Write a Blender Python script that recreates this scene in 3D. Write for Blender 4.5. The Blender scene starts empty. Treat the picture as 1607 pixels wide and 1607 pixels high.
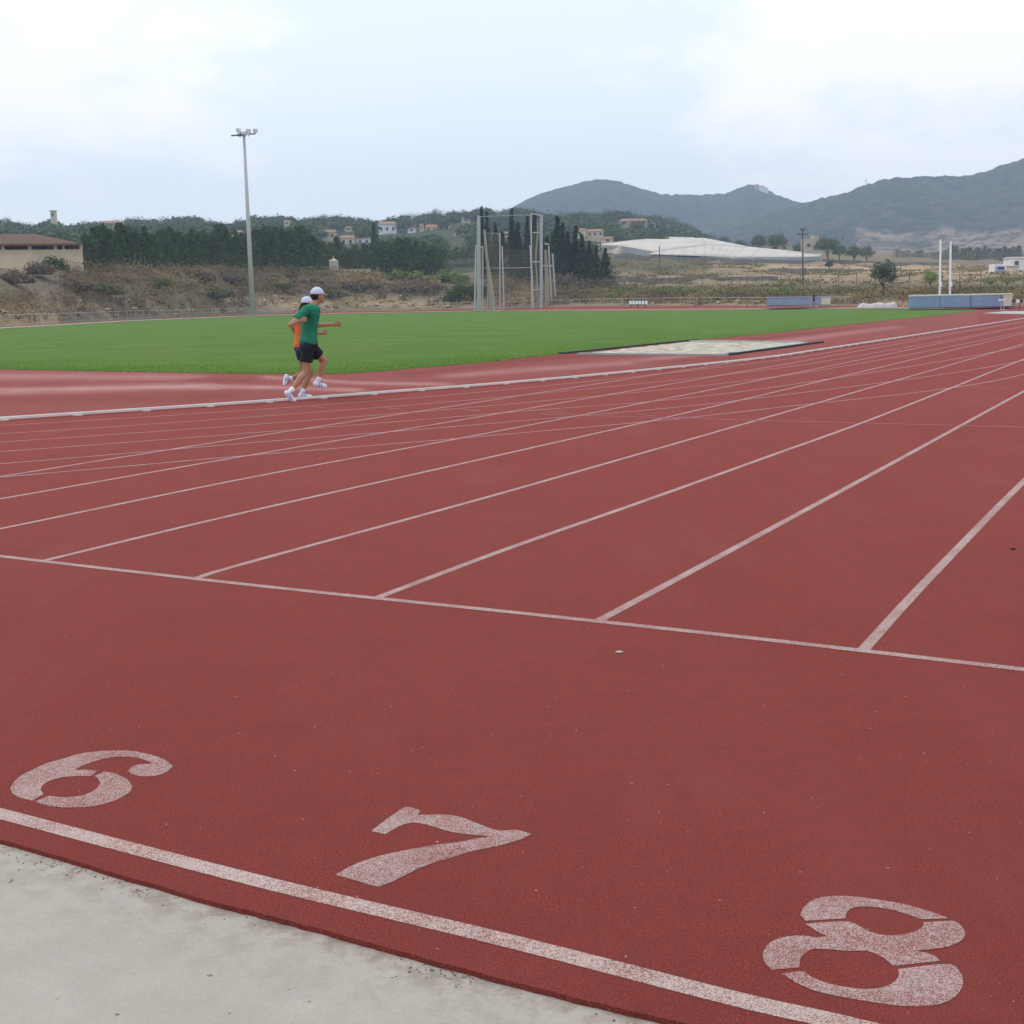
import bpy, bmesh, math, random
import numpy as np
from mathutils import Vector, Matrix
from mathutils.geometry import tessellate_polygon
random.seed(7); rng = np.random.default_rng(7)
SC = bpy.context.scene; COL = SC.collection
R = math.radians

# ------------------------------------------------------------------ camera model (also used to survey the place)
F, PITCH, ROLL, H, TA = 2024.68, .1616, -.01874, 1.48523, .49751
C0 = 803.5
FW = np.array([0, math.cos(PITCH), -math.sin(PITCH)]); _rt = np.array([1., 0, 0]); _up = np.cross(_rt, FW)
RT = _rt*math.cos(ROLL)+_up*math.sin(ROLL); UP = _up*math.cos(ROLL)-_rt*math.sin(ROLL)
def ray(x, y): return F*FW+(x-C0)*RT-(y-C0)*UP
def G(x, y, z=0.):                      # point of the survey photo on the level z
    d = ray(x, y); t = (z-H)/d[2]; return Vector((d[0]*t, d[1]*t, z))
def P(x, y, D):                         # point at distance D down the field
    d = ray(x, y); t = D/d[1]; return Vector((d[0]*t, D, H+d[2]*t))
def hor(x): return 488.4-.0187*x

cd = bpy.data.cameras.new('camera'); cam = bpy.data.objects.new('camera', cd); COL.objects.link(cam)
cd.sensor_width = 36; cd.lens = F/1607*36; cd.clip_start = .05; cd.clip_end = 9000
m = Matrix(((RT[0], UP[0], -FW[0], 0), (RT[1], UP[1], -FW[1], 0), (RT[2], UP[2], -FW[2], H), (0, 0, 0, 1)))
cam.matrix_world = m; SC.camera = cam

# ------------------------------------------------------------------ object helpers
def tag(o, label=None, cat=None, group=None, kind=None):
    if label: o['label'] = label
    if cat: o['category'] = cat
    if group: o['group'] = group
    if kind: o['kind'] = kind
    return o
def empty(name, loc, label, cat, group=None, rz=0):
    o = bpy.data.objects.new(name, None); COL.objects.link(o); o.location = loc; o.rotation_euler = (0, 0, rz)
    o.empty_display_size = .2
    return tag(o, label, cat, group)
def link(name, me, mat, parent=None, smooth=False):
    o = bpy.data.objects.new(name, me); COL.objects.link(o)
    if mat is not None:
        for mm in (mat if isinstance(mat, (list, tuple)) else [mat]): me.materials.append(mm)
    if smooth:
        for p in me.polygons: p.use_smooth = True
    if parent is not None:
        o.parent = parent
        o.matrix_parent_inverse = Matrix.Translation(-Vector(parent.location)) if parent.rotation_euler.z == 0 else \
            (Matrix.Translation(parent.location) @ Matrix.Rotation(parent.rotation_euler.z, 4, 'Z')).inverted()
    return o
class MB:
    def __init__(s): s.v = []; s.f = []; s.mi = []
    def poly(s, pts, mi=0):
        n = len(s.v); s.v += [tuple(p) for p in pts]; s.f.append(list(range(n, n+len(pts)))); s.mi.append(mi)
    def box(s, c, d, rz=0, mi=0):
        c = Vector(c); ca, sa = math.cos(rz), math.sin(rz); n = len(s.v)
        for z in (-.5, .5):
            for x, y in ((-.5, -.5), (.5, -.5), (.5, .5), (-.5, .5)):
                X, Y = x*d[0], y*d[1]; s.v.append((c.x+X*ca-Y*sa, c.y+X*sa+Y*ca, c.z+z*d[2]))
        for q in ((0, 3, 2, 1), (4, 5, 6, 7), (0, 1, 5, 4), (1, 2, 6, 5), (2, 3, 7, 6), (3, 0, 4, 7)):
            s.f.append([n+i for i in q]); s.mi.append(mi)
    def tube(s, a, b, r0, r1=None, n=8, mi=0):
        a = Vector(a); b = Vector(b); r1 = r0 if r1 is None else r1; d = (b-a).normalized()
        u = d.orthogonal().normalized(); w = d.cross(u); k = len(s.v)
        for p, r in ((a, r0), (b, r1)):
            for i in range(n):
                t = 2*math.pi*i/n; s.v.append(tuple(p+(u*math.cos(t)+w*math.sin(t))*r))
        for i in range(n):
            j = (i+1) % n; s.f.append([k+i, k+j, k+n+j, k+n+i]); s.mi.append(mi)
        s.f.append([k+i for i in range(n)][::-1]); s.f.append([k+n+i for i in range(n)]); s.mi += [mi, mi]
    def mesh(s, name):
        me = bpy.data.meshes.new(name); me.from_pydata(s.v, [], s.f)
        me.polygons.foreach_set('material_index', s.mi); me.update(); return me
    def build(s, name, mat, parent=None, smooth=False):
        return link(name, s.mesh(name), mat, parent, smooth)

# ------------------------------------------------------------------ material helpers
def newmat(name):
    m = bpy.data.materials.new(name); m.use_nodes = True; nt = m.node_tree
    return m, nt, nt.nodes['Principled BSDF']
def N(nt, t, **k):
    n = nt.nodes.new(t)
    for a, b in k.items():
        if a in n.inputs.keys(): n.inputs[a].default_value = b
        else: setattr(n, a, b)
    return n
def ramp(nt, fac, stops, interp='LINEAR'):
    r = nt.nodes.new('ShaderNodeValToRGB'); r.color_ramp.interpolation = interp
    e = r.color_ramp.elements
    while len(e) < len(stops): e.new(.5)
    for i, (p, c) in enumerate(stops):
        e[i].position = p; e[i].color = (c[0], c[1], c[2], 1) if not isinstance(c, (int, float)) else (c, c, c, 1)
    nt.links.new(fac, r.inputs[0]); return r.outputs[0]
def mix(nt, f, a, b, mode='MIX'):
    n = nt.nodes.new('ShaderNodeMix'); n.data_type = 'RGBA'; n.blend_type = mode
    for s, v in ((n.inputs[0], f), (n.inputs[6], a), (n.inputs[7], b)):
        if hasattr(v, 'is_output'): nt.links.new(v, s)
        elif isinstance(v, (int, float)): s.default_value = v
        else: s.default_value = (*v, 1)
    return n.outputs[2]
def noise(nt, scale, detail=3, rough=.5, vec=None, stretch=None):
    tc = nt.nodes.new('ShaderNodeTexCoord'); v = tc.outputs['Object']
    if stretch:
        mp = nt.nodes.new('ShaderNodeMapping'); mp.inputs['Scale'].default_value = stretch[:3]
        if len(stretch) > 3: mp.inputs['Rotation'].default_value = (0, 0, stretch[3])
        nt.links.new(v, mp.inputs[0]); v = mp.outputs[0]
    n = nt.nodes.new('ShaderNodeTexNoise'); n.inputs['Scale'].default_value = scale
    n.inputs['Detail'].default_value = detail; n.inputs['Roughness'].default_value = rough
    nt.links.new(v, n.inputs['Vector']); return n.outputs['Fac']
def bump(nt, b, h, dist, strength=.6):
    n = nt.nodes.new('ShaderNodeBump'); n.inputs['Strength'].default_value = strength; n.inputs['Distance'].default_value = dist
    nt.links.new(h, n.inputs['Height']); nt.links.new(n.outputs[0], b.inputs['Normal'])
def simple(name, col, rough=.7, var=.12, scale=3., metal=0., spec=.3):
    m, nt, b = newmat(name)
    f = noise(nt, scale, 4)
    lo = tuple(c*(1-var) for c in col); hi = tuple(min(1, c*(1+var)) for c in col)
    nt.links.new(ramp(nt, f, [(.3, lo), (.7, hi)]), b.inputs['Base Color'])
    b.inputs['Roughness'].default_value = rough; b.inputs['Metallic'].default_value = metal
    b.inputs['Specular IOR Level'].default_value = spec
    return m

TRK = (.262, .052, .047)
def track_color(nt, pale_streak=False):
    g1 = noise(nt, 215, 4, .85); g2 = noise(nt, 85, 4, .75); big = noise(nt, .35, 5, .55); mid = noise(nt, 2.2, 4, .6)
    c = ramp(nt, g1, [(.37, (.075, .014, .012)), (.49, (.268, .044, .036)), (.62, (.53, .120, .092))])
    c = mix(nt, ramp(nt, g2, [(.36, .0), (.66, .6)]), c, (.160, .030, .025))
    c = mix(nt, ramp(nt, big, [(.40, 0.), (.70, .36)]), c, (.275, .060, .053))
    c = mix(nt, ramp(nt, mid, [(.45, 0.), (.8, .35)]), c, (.185, .036, .031))
    st = noise(nt, .5, 5, .6, stretch=(3.2, .35, 1, -TA))
    c = mix(nt, ramp(nt, st, [(.5, 0.), (.75, .30)]), c, (.30, .070, .064))
    bl = noise(nt, 13, 5, .7); c = mix(nt, ramp(nt, bl, [(.44, 0.), (.66, .5)]), c, (.185, .050, .042))
    sc = noise(nt, 1.1, 7, .72, stretch=(1, .28, 1, -TA)); c = mix(nt, ramp(nt, sc, [(.53, 0.), (.75, .20)]), c, (.34, .13, .11))
    sp = noise(nt, 55, 1, .4)
    c = mix(nt, ramp(nt, sp, [(.775, 0.), (.80, .8)]), c, (.50, .36, .33))
    return c, g1, g2
def mat_track():
    m, nt, b = newmat('track_rubber'); c, g1, g2 = track_color(nt)
    nt.links.new(c, b.inputs['Base Color']); b.inputs['Roughness'].default_value = .9
    b.inputs['Specular IOR Level'].default_value = .12
    bump(nt, b, g1, .006, .9); return m
def mat_apron():
    m, nt, b = newmat('apron_rubber'); c, g1, g2 = track_color(nt)
    at = nt.nodes.new('ShaderNodeAttribute'); at.attribute_name = 'pale_streak'
    w = noise(nt, .8, 5, .6, stretch=(1, .5, 1, .3))
    wm = nt.nodes.new('ShaderNodeMath'); wm.operation = 'MULTIPLY'
    nt.links.new(at.outputs['Fac'], wm.inputs[0]); nt.links.new(ramp(nt, w, [(.25, .45), (.6, 1.)]), wm.inputs[1])
    c = mix(nt, wm.outputs[0], c, (.50, .27, .26))  # paler pinkish streaks along traced paths
    at2 = nt.nodes.new('ShaderNodeAttribute'); at2.attribute_name = 'dark_patch'
    wm2 = nt.nodes.new('ShaderNodeMath'); wm2.operation = 'MULTIPLY'
    nt.links.new(at2.outputs['Fac'], wm2.inputs[0]); nt.links.new(ramp(nt, w, [(.3, .5), (.55, 1.)]), wm2.inputs[1])
    c = mix(nt, wm2.outputs[0], c, (.19, .028, .018))  # deeper red patches along traced paths
    nt.links.new(c, b.inputs['Base Color']); b.inputs['Roughness'].default_value = .8; b.inputs['Specular IOR Level'].default_value = .15
    bump(nt, b, g1, .004, .6); return m
def mat_paint(name, cover, white=(.60, .50, .48)):
    m, nt, b = newmat(name)
    g = noise(nt, 210, 3, .8); pt = noise(nt, 3.5, 4, .6); ms = noise(nt, 45, 3, .6)
    c, g1, g2 = track_color(nt)
    ad = nt.nodes.new('ShaderNodeMath'); ad.operation = 'MULTIPLY_ADD'; ad.inputs[1].default_value = .26; nt.links.new(pt, ad.inputs[0]); nt.links.new(g, ad.inputs[2])
    ad2 = nt.nodes.new('ShaderNodeMath'); ad2.operation = 'MULTIPLY_ADD'; ad2.inputs[1].default_value = .18; nt.links.new(ms, ad2.inputs[0]); nt.links.new(ad.outputs[0], ad2.inputs[2])
    t = cover+.05
    f = ramp(nt, ad2.outputs[0], [(t-.07, .05), (t+.07, .95)])
    wv = ramp(nt, g2, [(.3, tuple(x*.82 for x in white)), (.7, white)])
    nt.links.new(mix(nt, f, c, wv), b.inputs['Base Color']); b.inputs['Roughness'].default_value = .8
    bump(nt, b, g1, .004, .8); return m
M = {}
M['track'] = mat_track(); M['apron'] = mat_apron()
M['line'] = mat_paint('lane_paint', .65, (.54, .41, .39)); M['line_faint'] = mat_paint('lane_paint_worn', .71, (.42, .27, .26)); M['digit'] = mat_paint('digit_paint', .672, (.54, .43, .40))
M['line2'] = mat_paint('start_paint', .645, (.64, .52, .47)); M['line_far'] = mat_paint('oval_paint', .655, (.52, .38, .36))

def mat_grass():
    m, nt, b = newmat('field_grass')
    a = noise(nt, 60, 3, .7); bg = noise(nt, .25, 5, .6); st = noise(nt, .6, 4, .6, stretch=(.25, 2.2, 1, .25))
    c = ramp(nt, a, [(.3, (.056, .138, .015)), (.7, (.110, .212, .030))])
    c = mix(nt, ramp(nt, bg, [(.4, 0.), (.65, .6)]), c, (.145, .210, .040))
    c = mix(nt, ramp(nt, st, [(.5, 0.), (.7, .5)]), c, (.070, .155, .022))
    nt.links.new(c, b.inputs['Base Color']); b.inputs['Roughness'].default_value = .9; b.inputs['Specular IOR Level'].default_value = .1
    bump(nt, b, a, .03, .7); return m
M['grass'] = mat_grass()
def mat_concrete():
    m, nt, b = newmat('concrete')
    a = noise(nt, 120, 4, .65); bg = noise(nt, 1.6, 6, .6); md = noise(nt, 9, 5, .65)
    c = ramp(nt, bg, [(.35, (.395, .352, .308)), (.65, (.452, .408, .360))])
    c = mix(nt, ramp(nt, md, [(.4, 0.), (.7, .5)]), c, (.355, .318, .278))
    c = mix(nt, ramp(nt, a, [(.3, .35), (.6, 0.)]), c, (.27, .25, .23))
    sp = noise(nt, 38, 1, .3); c = mix(nt, ramp(nt, sp, [(.79, 0.), (.81, .8)]), c, (.10, .085, .07))
    # dirt gathered along the edge of the rubber
    at = nt.nodes.new('ShaderNodeAttribute'); at.attribute_name = 'dirt'
    w = noise(nt, 14, 5, .7); wm = nt.nodes.new('ShaderNodeMath'); wm.operation = 'MULTIPLY'
    nt.links.new(at.outputs['Fac'], wm.inputs[0]); nt.links.new(ramp(nt, w, [(.45, .0), (.62, .7)]), wm.inputs[1])
    c = mix(nt, wm.outputs[0], c, (.21, .17, .13))
    nt.links.new(c, b.inputs['Base Color']); b.inputs['Roughness'].default_value = .9
    bump(nt, b, a, .002, .6); return m
M['concrete'] = mat_concrete()
def mat_foliage(name, dark, light, alt=None, spec=.08):
    m, nt, b = newmat(name)
    ge = nt.nodes.new('ShaderNodeNewGeometry'); at = nt.nodes.new('ShaderNodeAttribute'); at.attribute_name = 'tone'
    c = ramp(nt, ge.outputs['Random Per Island'], [(.0, dark), (1., light)])
    if alt: c = mix(nt, at.outputs['Fac'], c, alt)
    else: c = mix(nt, ramp(nt, at.outputs['Fac'], [(0., 0.), (1., .6)]), c, tuple(x*1.4 for x in light))
    nt.links.new(c, b.inputs['Base Color']); b.inputs['Roughness'].default_value = .85; b.inputs['Specular IOR Level'].default_value = spec
    return m
M['conifer'] = mat_foliage('conifer_leaf', (.014, .031, .009), (.052, .090, .020))
M['cypress'] = mat_foliage('cypress_leaf', (.010, .022, .012), (.026, .048, .020))
M['wood'] = mat_foliage('wood_leaf', (.026, .046, .018), (.085, .118, .040))
M['olive'] = mat_foliage('olive_leaf', (.045, .065, .035), (.10, .13, .07))
M['lime'] = mat_foliage('lime_leaf', (.08, .13, .025), (.20, .26, .06))
M['scrub'] = mat_foliage('scrub_leaf', (.150, .095, .052), (.26, .175, .095), (.120, .145, .042))
nt = M['scrub'].node_tree; b_ = nt.nodes['Principled BSDF']; src = b_.inputs['Base Color'].links[0].from_socket
n1 = noise(nt, .11, 4, .6); n2 = noise(nt, .5, 4, .6, stretch=(.3, .5, 1.6))
c_ = mix(nt, ramp(nt, n1, [(.48, 0.), (.62, .75)]), src, (.40, .275, .140)); c_ = mix(nt, ramp(nt, n2, [(.44, 0.), (.60, .8)]), c_, (.085, .055, .033))
nt.links.new(c_, b_.inputs['Base Color'])
M['bramble'] = mat_foliage('bramble_leaf', (.060, .090, .022), (.17, .22, .055))
M['olivebush'] = mat_foliage('olive_bush', (.060, .065, .026), (.135, .140, .058))
M['drybush'] = mat_foliage('dry_bush', (.070, .052, .042), (.165, .125, .092))
M['bark'] = simple('bark', (.10, .08, .06), .9, .3, 8)
def mat_terrain():
    m, nt, b = newmat('dry_land')
    at = nt.nodes.new('ShaderNodeAttribute'); at.attribute_name = 'bare'; ag = nt.nodes.new('ShaderNodeAttribute'); ag.attribute_name = 'green'
    n1 = noise(nt, .5, 6, .7); n2 = noise(nt, .06, 5, .6)
    c = ramp(nt, n1, [(.3, (.14, .11, .085)), (.55, (.20, .155, .115)), (.75, (.15, .135, .085))])
    c = mix(nt, ramp(nt, n2, [(.45, 0.), (.65, .6)]), c, (.12, .125, .06))
    c = mix(nt, ag.outputs['Fac'], c, ramp(nt, n1, [(.3, (.03, .045, .02)), (.7, (.07, .09, .04))]))
    c = mix(nt, at.outputs['Fac'], c, ramp(nt, n1, [(.35, (.40, .26, .13)), (.65, (.52, .40, .25))]))
    nt.links.new(c, b.inputs['Base Color']); b.inputs['Roughness'].default_value = .95; b.inputs['Specular IOR Level'].default_value = .05
    bump(nt, b, n1, .3, .6); return m
M['land'] = mat_terrain()
def mat_mountain():
    m, nt, b = newmat('mountain_woodland')
    n1 = noise(nt, .06, 6, .75); n2 = noise(nt, .008, 5, .65)
    at = nt.nodes.new('ShaderNodeAttribute'); at.attribute_name = 'bare'
    c = ramp(nt, n1, [(.40, (.012, .024, .014)), (.52, (.040, .056, .028)), (.64, (.10, .10, .065))])
    c = mix(nt, ramp(nt, n2, [(.5, 0.), (.7, .5)]), c, (.075, .075, .05))
    wm = nt.nodes.new('ShaderNodeMath'); wm.operation = 'MULTIPLY'
    nt.links.new(at.outputs['Fac'], wm.inputs[0]); nt.links.new(ramp(nt, n1, [(.42, .15), (.52, 1.)]), wm.inputs[1])
    c = mix(nt, wm.outputs[0], c, (.36, .26, .185))
    nt.links.new(c, b.inputs['Base Color']); b.inputs['Roughness'].default_value = 1.; b.inputs['Specular IOR Level'].default_value = .02
    bump(nt, b, n1, 4., .8); return m
M['mount'] = mat_mountain()
M['white_metal'] = simple('white_kerb_metal', (.70, .66, .62), .5, .08, 4)
M['galv'] = simple('galvanised_steel', (.42, .43, .45), .5, .12, 3, .3)
M['galv_lt'] = simple('pale_galvanised_steel', (.52, .49, .50), .6, .08, 3, 0.)
M['darkmetal'] = simple('dark_metal', (.07, .08, .09), .5, .2, 3, .3)
M['net'] = simple('beige_net', (.42, .38, .30), .9, .15, 3)
M['sand'] = simple('pit_sand', (.46, .41, .33), .95, .38, 2.6)
M['pitedge'] = simple('pit_edge_concrete', (.40, .42, .42), .8, .1, 2)
M['pitblack'] = simple('pit_black_rubber', (.022, .026, .03), .7, .3, 2)
M['tan'] = simple('tan_wall', (.60, .50, .36), .9, .1, 1); M['cream'] = simple('cream_wall', (.66, .52, .38), .9, .1, .5)
M['stone'] = simple('stone_wall', (.40, .34, .26), .95, .25, 1.5); M['tile'] = simple('clay_tile', (.36, .20, .12), .9, .2, 2)
M['tiledk'] = simple('brown_tile', (.13, .070, .048), .9, .2, 2); M['brown'] = simple('brown_wood', (.17, .085, .05), .8, .2, 2)
M['window'] = simple('dark_window', (.03, .035, .04), .3, .2, 1); M['plastic'] = simple('greenhouse_film', (.57, .51, .455), .6, .12, .12)
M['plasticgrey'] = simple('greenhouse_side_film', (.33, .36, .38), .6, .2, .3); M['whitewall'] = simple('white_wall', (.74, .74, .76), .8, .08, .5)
M['blue'] = simple('blue_mat_vinyl', (.25, .32, .50), .6, .10, 1.2); M['navy'] = simple('navy_trim', (.04, .06, .14), .6, .1, 2)
M['lilac'] = simple('faded_blue_mat_vinyl', (.30, .31, .48), .6, .08, 1.2)
M['mattop'] = simple('pale_mat_cover', (.68, .64, .52), .7, .08, 1.2); M['tarp'] = simple('grey_tarpaulin', (.50, .47, .47), .7, .12, 1.5)
M['postwhite'] = simple('white_painted_post', (.85, .85, .85), .5, .04, 2)
M['timber'] = simple('weathered_timber', (.12, .10, .08), .9, .2, 3)

# ------------------------------------------------------------------ spline helpers
def catmull(pts, per=8):
    pts = [Vector(p) for p in pts]; q = [pts[0]*2-pts[1]]+pts+[pts[-1]*2-pts[-2]]; out = []
    for i in range(1, len(q)-2):
        for k in range(per):
            t = k/per; a, b, c, d = q[i-1], q[i], q[i+1], q[i+2]
            out.append(.5*((2*b)+(-a+c)*t+(2*a-5*b+4*c-d)*t*t+(-a+3*b-3*c+d)*t*t*t))
    out.append(pts[-1]); return out
def resample(pl, step):
    out = [pl[0].copy()]; acc = 0
    for a, b in zip(pl, pl[1:]):
        L = (b-a).length
        if L < 1e-9: continue
        t = step-acc
        while t <= L: out.append(a.lerp(b, t/L)); t += step
        acc = (acc+L) % step
    return out
def ribbon(mb, pl, w, z):
    L = []; n = len(mb.v)
    for i, p in enumerate(pl):
        a = pl[max(0, i-1)]; b = pl[min(len(pl)-1, i+1)]; d = (b-a); d.z = 0; d.normalize(); s = Vector((-d.y, d.x, 0))*w/2
        mb.v += [(p.x+s.x, p.y+s.y, z), (p.x-s.x, p.y-s.y, z)]
    for i in range(len(pl)-1): mb.f.append([n+2*i, n+2*i+1, n+2*i+3, n+2*i+2]); mb.mi.append(0)

# ------------------------------------------------------------------ the ground sheets
SD = Vector((math.sin(TA), math.cos(TA), 0)); LD = Vector((math.cos(TA), -math.sin(TA), 0))   # along the lanes, across them
def TP(s, l, z=0): p = SD*s+LD*l; p.z = z; return p
def TS(p): return (p.dot(SD), p.dot(LD))
L0 = -6.11845
g = MB(); S_ = 1450
g.poly([(-S_, -400, -.09), (S_, -400, -.09), (S_, 2340, -.09), (-S_, 2340, -.09)]); tag(g.build('ground', M['land']), kind='structure')

# rubber apron and lanes: one polygon from the concrete edge outwards
edge = [G(x, y) for x, y in [(-700, 1130), (-300, 1236), (0, 1317), (300, 1405), (400, 1431), (499, 1457), (698, 1512), (897, 1564), (1071, 1605), (1300, 1660), (1800, 1775)]]
edge0 = catmull(edge, 12); edge = catmull(edge, 40)
for i, p in enumerate(edge):          # the cut edge of the rubber wanders a few millimetres
    p.y += random.uniform(-.0012, .0012)+.002*math.sin(i*.35)*math.sin(i*.071)
far = [TP(60, 60), TP(300, 60), TP(300, -30)]
mb = MB(); n = len(edge)
o1 = [tuple(p) for p in edge]
ringpts = o1+[tuple(TP(-6, 60)), tuple(TP(300, 60)), tuple(TP(300, -220)), tuple(TP(-6, -220))]
tri = tessellate_polygon([[Vector(p) for p in ringpts]])
for t in tri: mb.poly([ringpts[i] for i in t])
for a, b in zip(o1, o1[1:]): mb.poly([a, (a[0], a[1], -.016), (b[0], b[1], -.016), b])
trk = mb.build('running_track', M['track']); tag(trk, kind='structure')
bm = bmesh.new(); bm.from_mesh(trk.data)
for f in bm.faces:
    if abs(f.normal.z) > .5 and f.normal.z < 0: f.normal_flip()
bm.to_mesh(trk.data); bm.free()

# concrete slab, a little lower
ce = resample(edge0, .04); mb = MB(); rows = [(-.02, 1.), (.03, 1.), (.10, .45), (.25, .12), (.5, 0.), (3., 0.)]
dirt = []; nn = []
base = LD
for i, p in enumerate(ce):
    a = ce[max(0, i-3)]; b = ce[min(len(ce)-1, i+3)]; d = (b-a).normalized(); nrm = Vector((d.y, -d.x, 0))
    for w, dd in rows: q = p+nrm*w; mb.v.append((q.x, q.y, -.014)); dirt.append(dd)
K = len(rows)
for i in range(len(ce)-1):
    for j in range(K-1): mb.f.append([i*K+j, i*K+j+1, (i+1)*K+j+1, (i+1)*K+j]); mb.mi.append(0)
con = mb.build('concrete_path', M['concrete']); tag(con, kind='structure')
a = con.data.attributes.new('dirt', 'FLOAT', 'POINT'); a.data.foreach_set('value', dirt)
# grit washed against the rubber edge
gv = MB()
from mathutils import noise as mn
cef = resample(edge0, .004)
for _ in range(3000):
    p = random.choice(cef)
    if mn.noise(Vector((p.x*4, p.y*4, 7)))+.35*mn.noise(Vector((p.x*17, p.y*17, 2))) < random.uniform(-.1, .45): continue
    w = abs(random.gauss(0, .03))+.002; r = random.uniform(.0006, .0019)*(1.6 if random.random() < .08 else 1)
    q = p+Vector((-SD.x, -SD.y, 0))*w; gv.box((q.x, q.y, -.014+r*.6), (r*2, r*1.6, r*1.3), random.random()*3)
tag(gv.build('grit', simple('grit', (.20, .16, .12), .9, .6, 200)), 'fine dark grit along the edge of the concrete', 'grit', kind='stuff')

# ------------------------------------------------------------------ painted lines
mk = MB(); ZP = .0012
Sx = {0: [(67, 880.5), (400, 800.5), (800, 710.6), (1200, 619), (1607, 523)], -1: [(-150, 858), (0, 830), (400, 748), (800, 673), (1200, 595)],
      -2: [(-150, 807), (0, 783), (400, 713), (800, 646), (1200, 577)], -3: [(0, 748), (400, 684.7), (800, 623.5)],
      1: [(308, 907.5), (400, 880), (800, 770.3), (1200, 656), (1607, 539.5)], 2: [(592, 938), (800, 860), (1000, 790), (1200, 718.5), (1400, 645.5), (1607, 563.6)],
      3: [(939, 974.5), (1060, 910), (1200, 835), (1387, 734), (1607, 614)], 4: [(1354, 1021), (1430, 937), (1500, 864), (1560, 802), (1607, 755)]}
S1 = 5.34
for k, pts in Sx.items():
    pl = [G(*p) for p in pts]
    if k == -3: pl = pl+[TP(40, L0-3.66)]
    else:
        s_, l_ = TS(pl[-1]); pl += [TP(s_+12, l_*.6+(L0+1.22*k)*.4), TP(s_+30, L0+1.22*k), TP(150, L0+1.22*k)]
    if k < 0 and k != -3: pass
    cv = catmull(pl, 14); ribbon(mk, cv, .052, ZP)
ribbon(mk, [TP(S1, L0+1.22*5), TP(150, L0+1.22*5)], .054, ZP)
pl = [G(*p) for p in [(-500, 812), (0, 873), (400, 919), (800, 960.8), (1200, 1004), (1607, 1051), (1900, 1084)]]
ribbon(mk, catmull(pl, 10), .054, ZP+.0006)
tag(mk.build('lane_lines', M['line']), kind='structure')
mk = MB()
pl = [G(*p) for p in [(-400, 1171), (0, 1277), (400, 1381.5), (786, 1474), (1150, 1567), (1340, 1610), (1700, 1700)]]
ribbon(mk, catmull(pl, 10), .060, ZP); tag(mk.build('start_line', M['line2']), kind='structure')
# curved lane lines of the oval, inner kerb line first
mf = MB()
Bx = {6: [(-200, 763), (0, 749), (400, 714), (800, 681), (1204, 641.5), (1607, 587.5)], 5: [(-200, 741), (0, 728), (400, 694.5), (800, 662), (1204, 623), (1607, 565)],
      4: [(-200, 722), (0, 709), (400, 679), (800, 647), (1204, 609), (1607, 543)], 3: [(-200, 707), (0, 694), (400, 666), (800, 634), (1204, 593), (1450, 552)],
      2: [(-200, 692), (0, 681), (400, 654), (800, 622), (1204, 580), (1400, 549)], 1: [(-200, 679), (0, 668), (400, 643), (800, 611), (1204, 567.5), (1350, 545)]}
for k, pts in Bx.items():
    pl = [G(*p) for p in pts]; s_, l_ = TS(pl[-1]); tl = L0-3.66+1.22*k
    pl += [TP(s_+20, (l_+tl)/2), TP(s_+45, tl)]
    ribbon(mf, catmull(pl, 16), .046, ZP+.0003)
tag(mf.build('oval_lane_lines', M['line_far']), kind='structure')
mf = MB()
ribbon(mf, [G(*p) for p in [(850, 650), (907, 652), (1200, 660), (1607, 670.5), (1800, 676)]], .05, ZP+.0009)
for q in [((490, 638), (510, 640.3)), ((604, 640), (627, 642.3)), ((726, 642), (752, 645.3)), ((860, 646), (888, 648.5)), ((999, 650), (1032, 653.5)), ((1064, 654), (1100, 656))]:
    ribbon(mf, [G(*q[0]), G(*q[1])], .05, ZP+.0009)
tag(mf.build('cross_lines', M['line_faint']), kind='structure')

# digits, traced stencil shapes
def smooth_poly(pts):
    q = []; n = len(pts)
    for i in range(n):
        a, b, c, d = [Vector((*pts[(i+k) % n], 0)) for k in (-1, 0, 1, 2)]
        q.append(b)
        u = (b-a); v = (c-b); w = (d-c)
        if u.length and v.length and w.length and u.angle(v) < .75 and v.angle(w) < .75:
            t = .5; q.append(.5*((2*b)+(-a+c)*t+(2*a-5*b+4*c-d)*t*t+(-a+3*b-3*c+d)*t**3))
    return q
def digit(ch, pieces, ox, oy, sc, label):
    mb = MB()
    for pc in pieces:
        q = smooth_poly(pc); pts = [G(ox+p.x/sc, oy+p.y/sc, ZP) for p in q]
        for t in tessellate_polygon([pts]):
            tri = [pts[i] for i in t]
            if (tri[1]-tri[0]).cross(tri[2]-tri[0]).z < 0: tri.reverse()
            mb.poly(tri)
    tag(mb.build('painted_number', M['digit']), label, 'painted number')
digit('6', [[(1090, 208), (1040, 170), (985, 148), (910, 128), (820, 112), (700, 112), (600, 118), (500, 132), (400, 162), (300, 190), (200, 235), (130, 272), (85, 312), (65, 350), (78, 382), (125, 408), (203, 428), (275, 385), (255, 358), (265, 335), (300, 308), (360, 287), (430, 275), (540, 272), (578, 268), (612, 240), (540, 232), (470, 235), (505, 213), (570, 188), (680, 158), (780, 150), (860, 156), (920, 172), (965, 192), (925, 196), (870, 200), (835, 212), (805, 238), (830, 260), (890, 273), (950, 273), (1010, 263), (1060, 240)],
    [(595, 272), (655, 245), (720, 255), (780, 280), (820, 310), (835, 340), (820, 370), (770, 405), (690, 438), (600, 460), (500, 470), (400, 470), (300, 458), (220, 435), (300, 397), (360, 403), (420, 405), (500, 398), (560, 380), (610, 350), (632, 315), (620, 290)]],
    0, 1150, 4.0175, 'worn white stencilled number 6 painted on the red track, leftmost of the three lane numbers')
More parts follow.
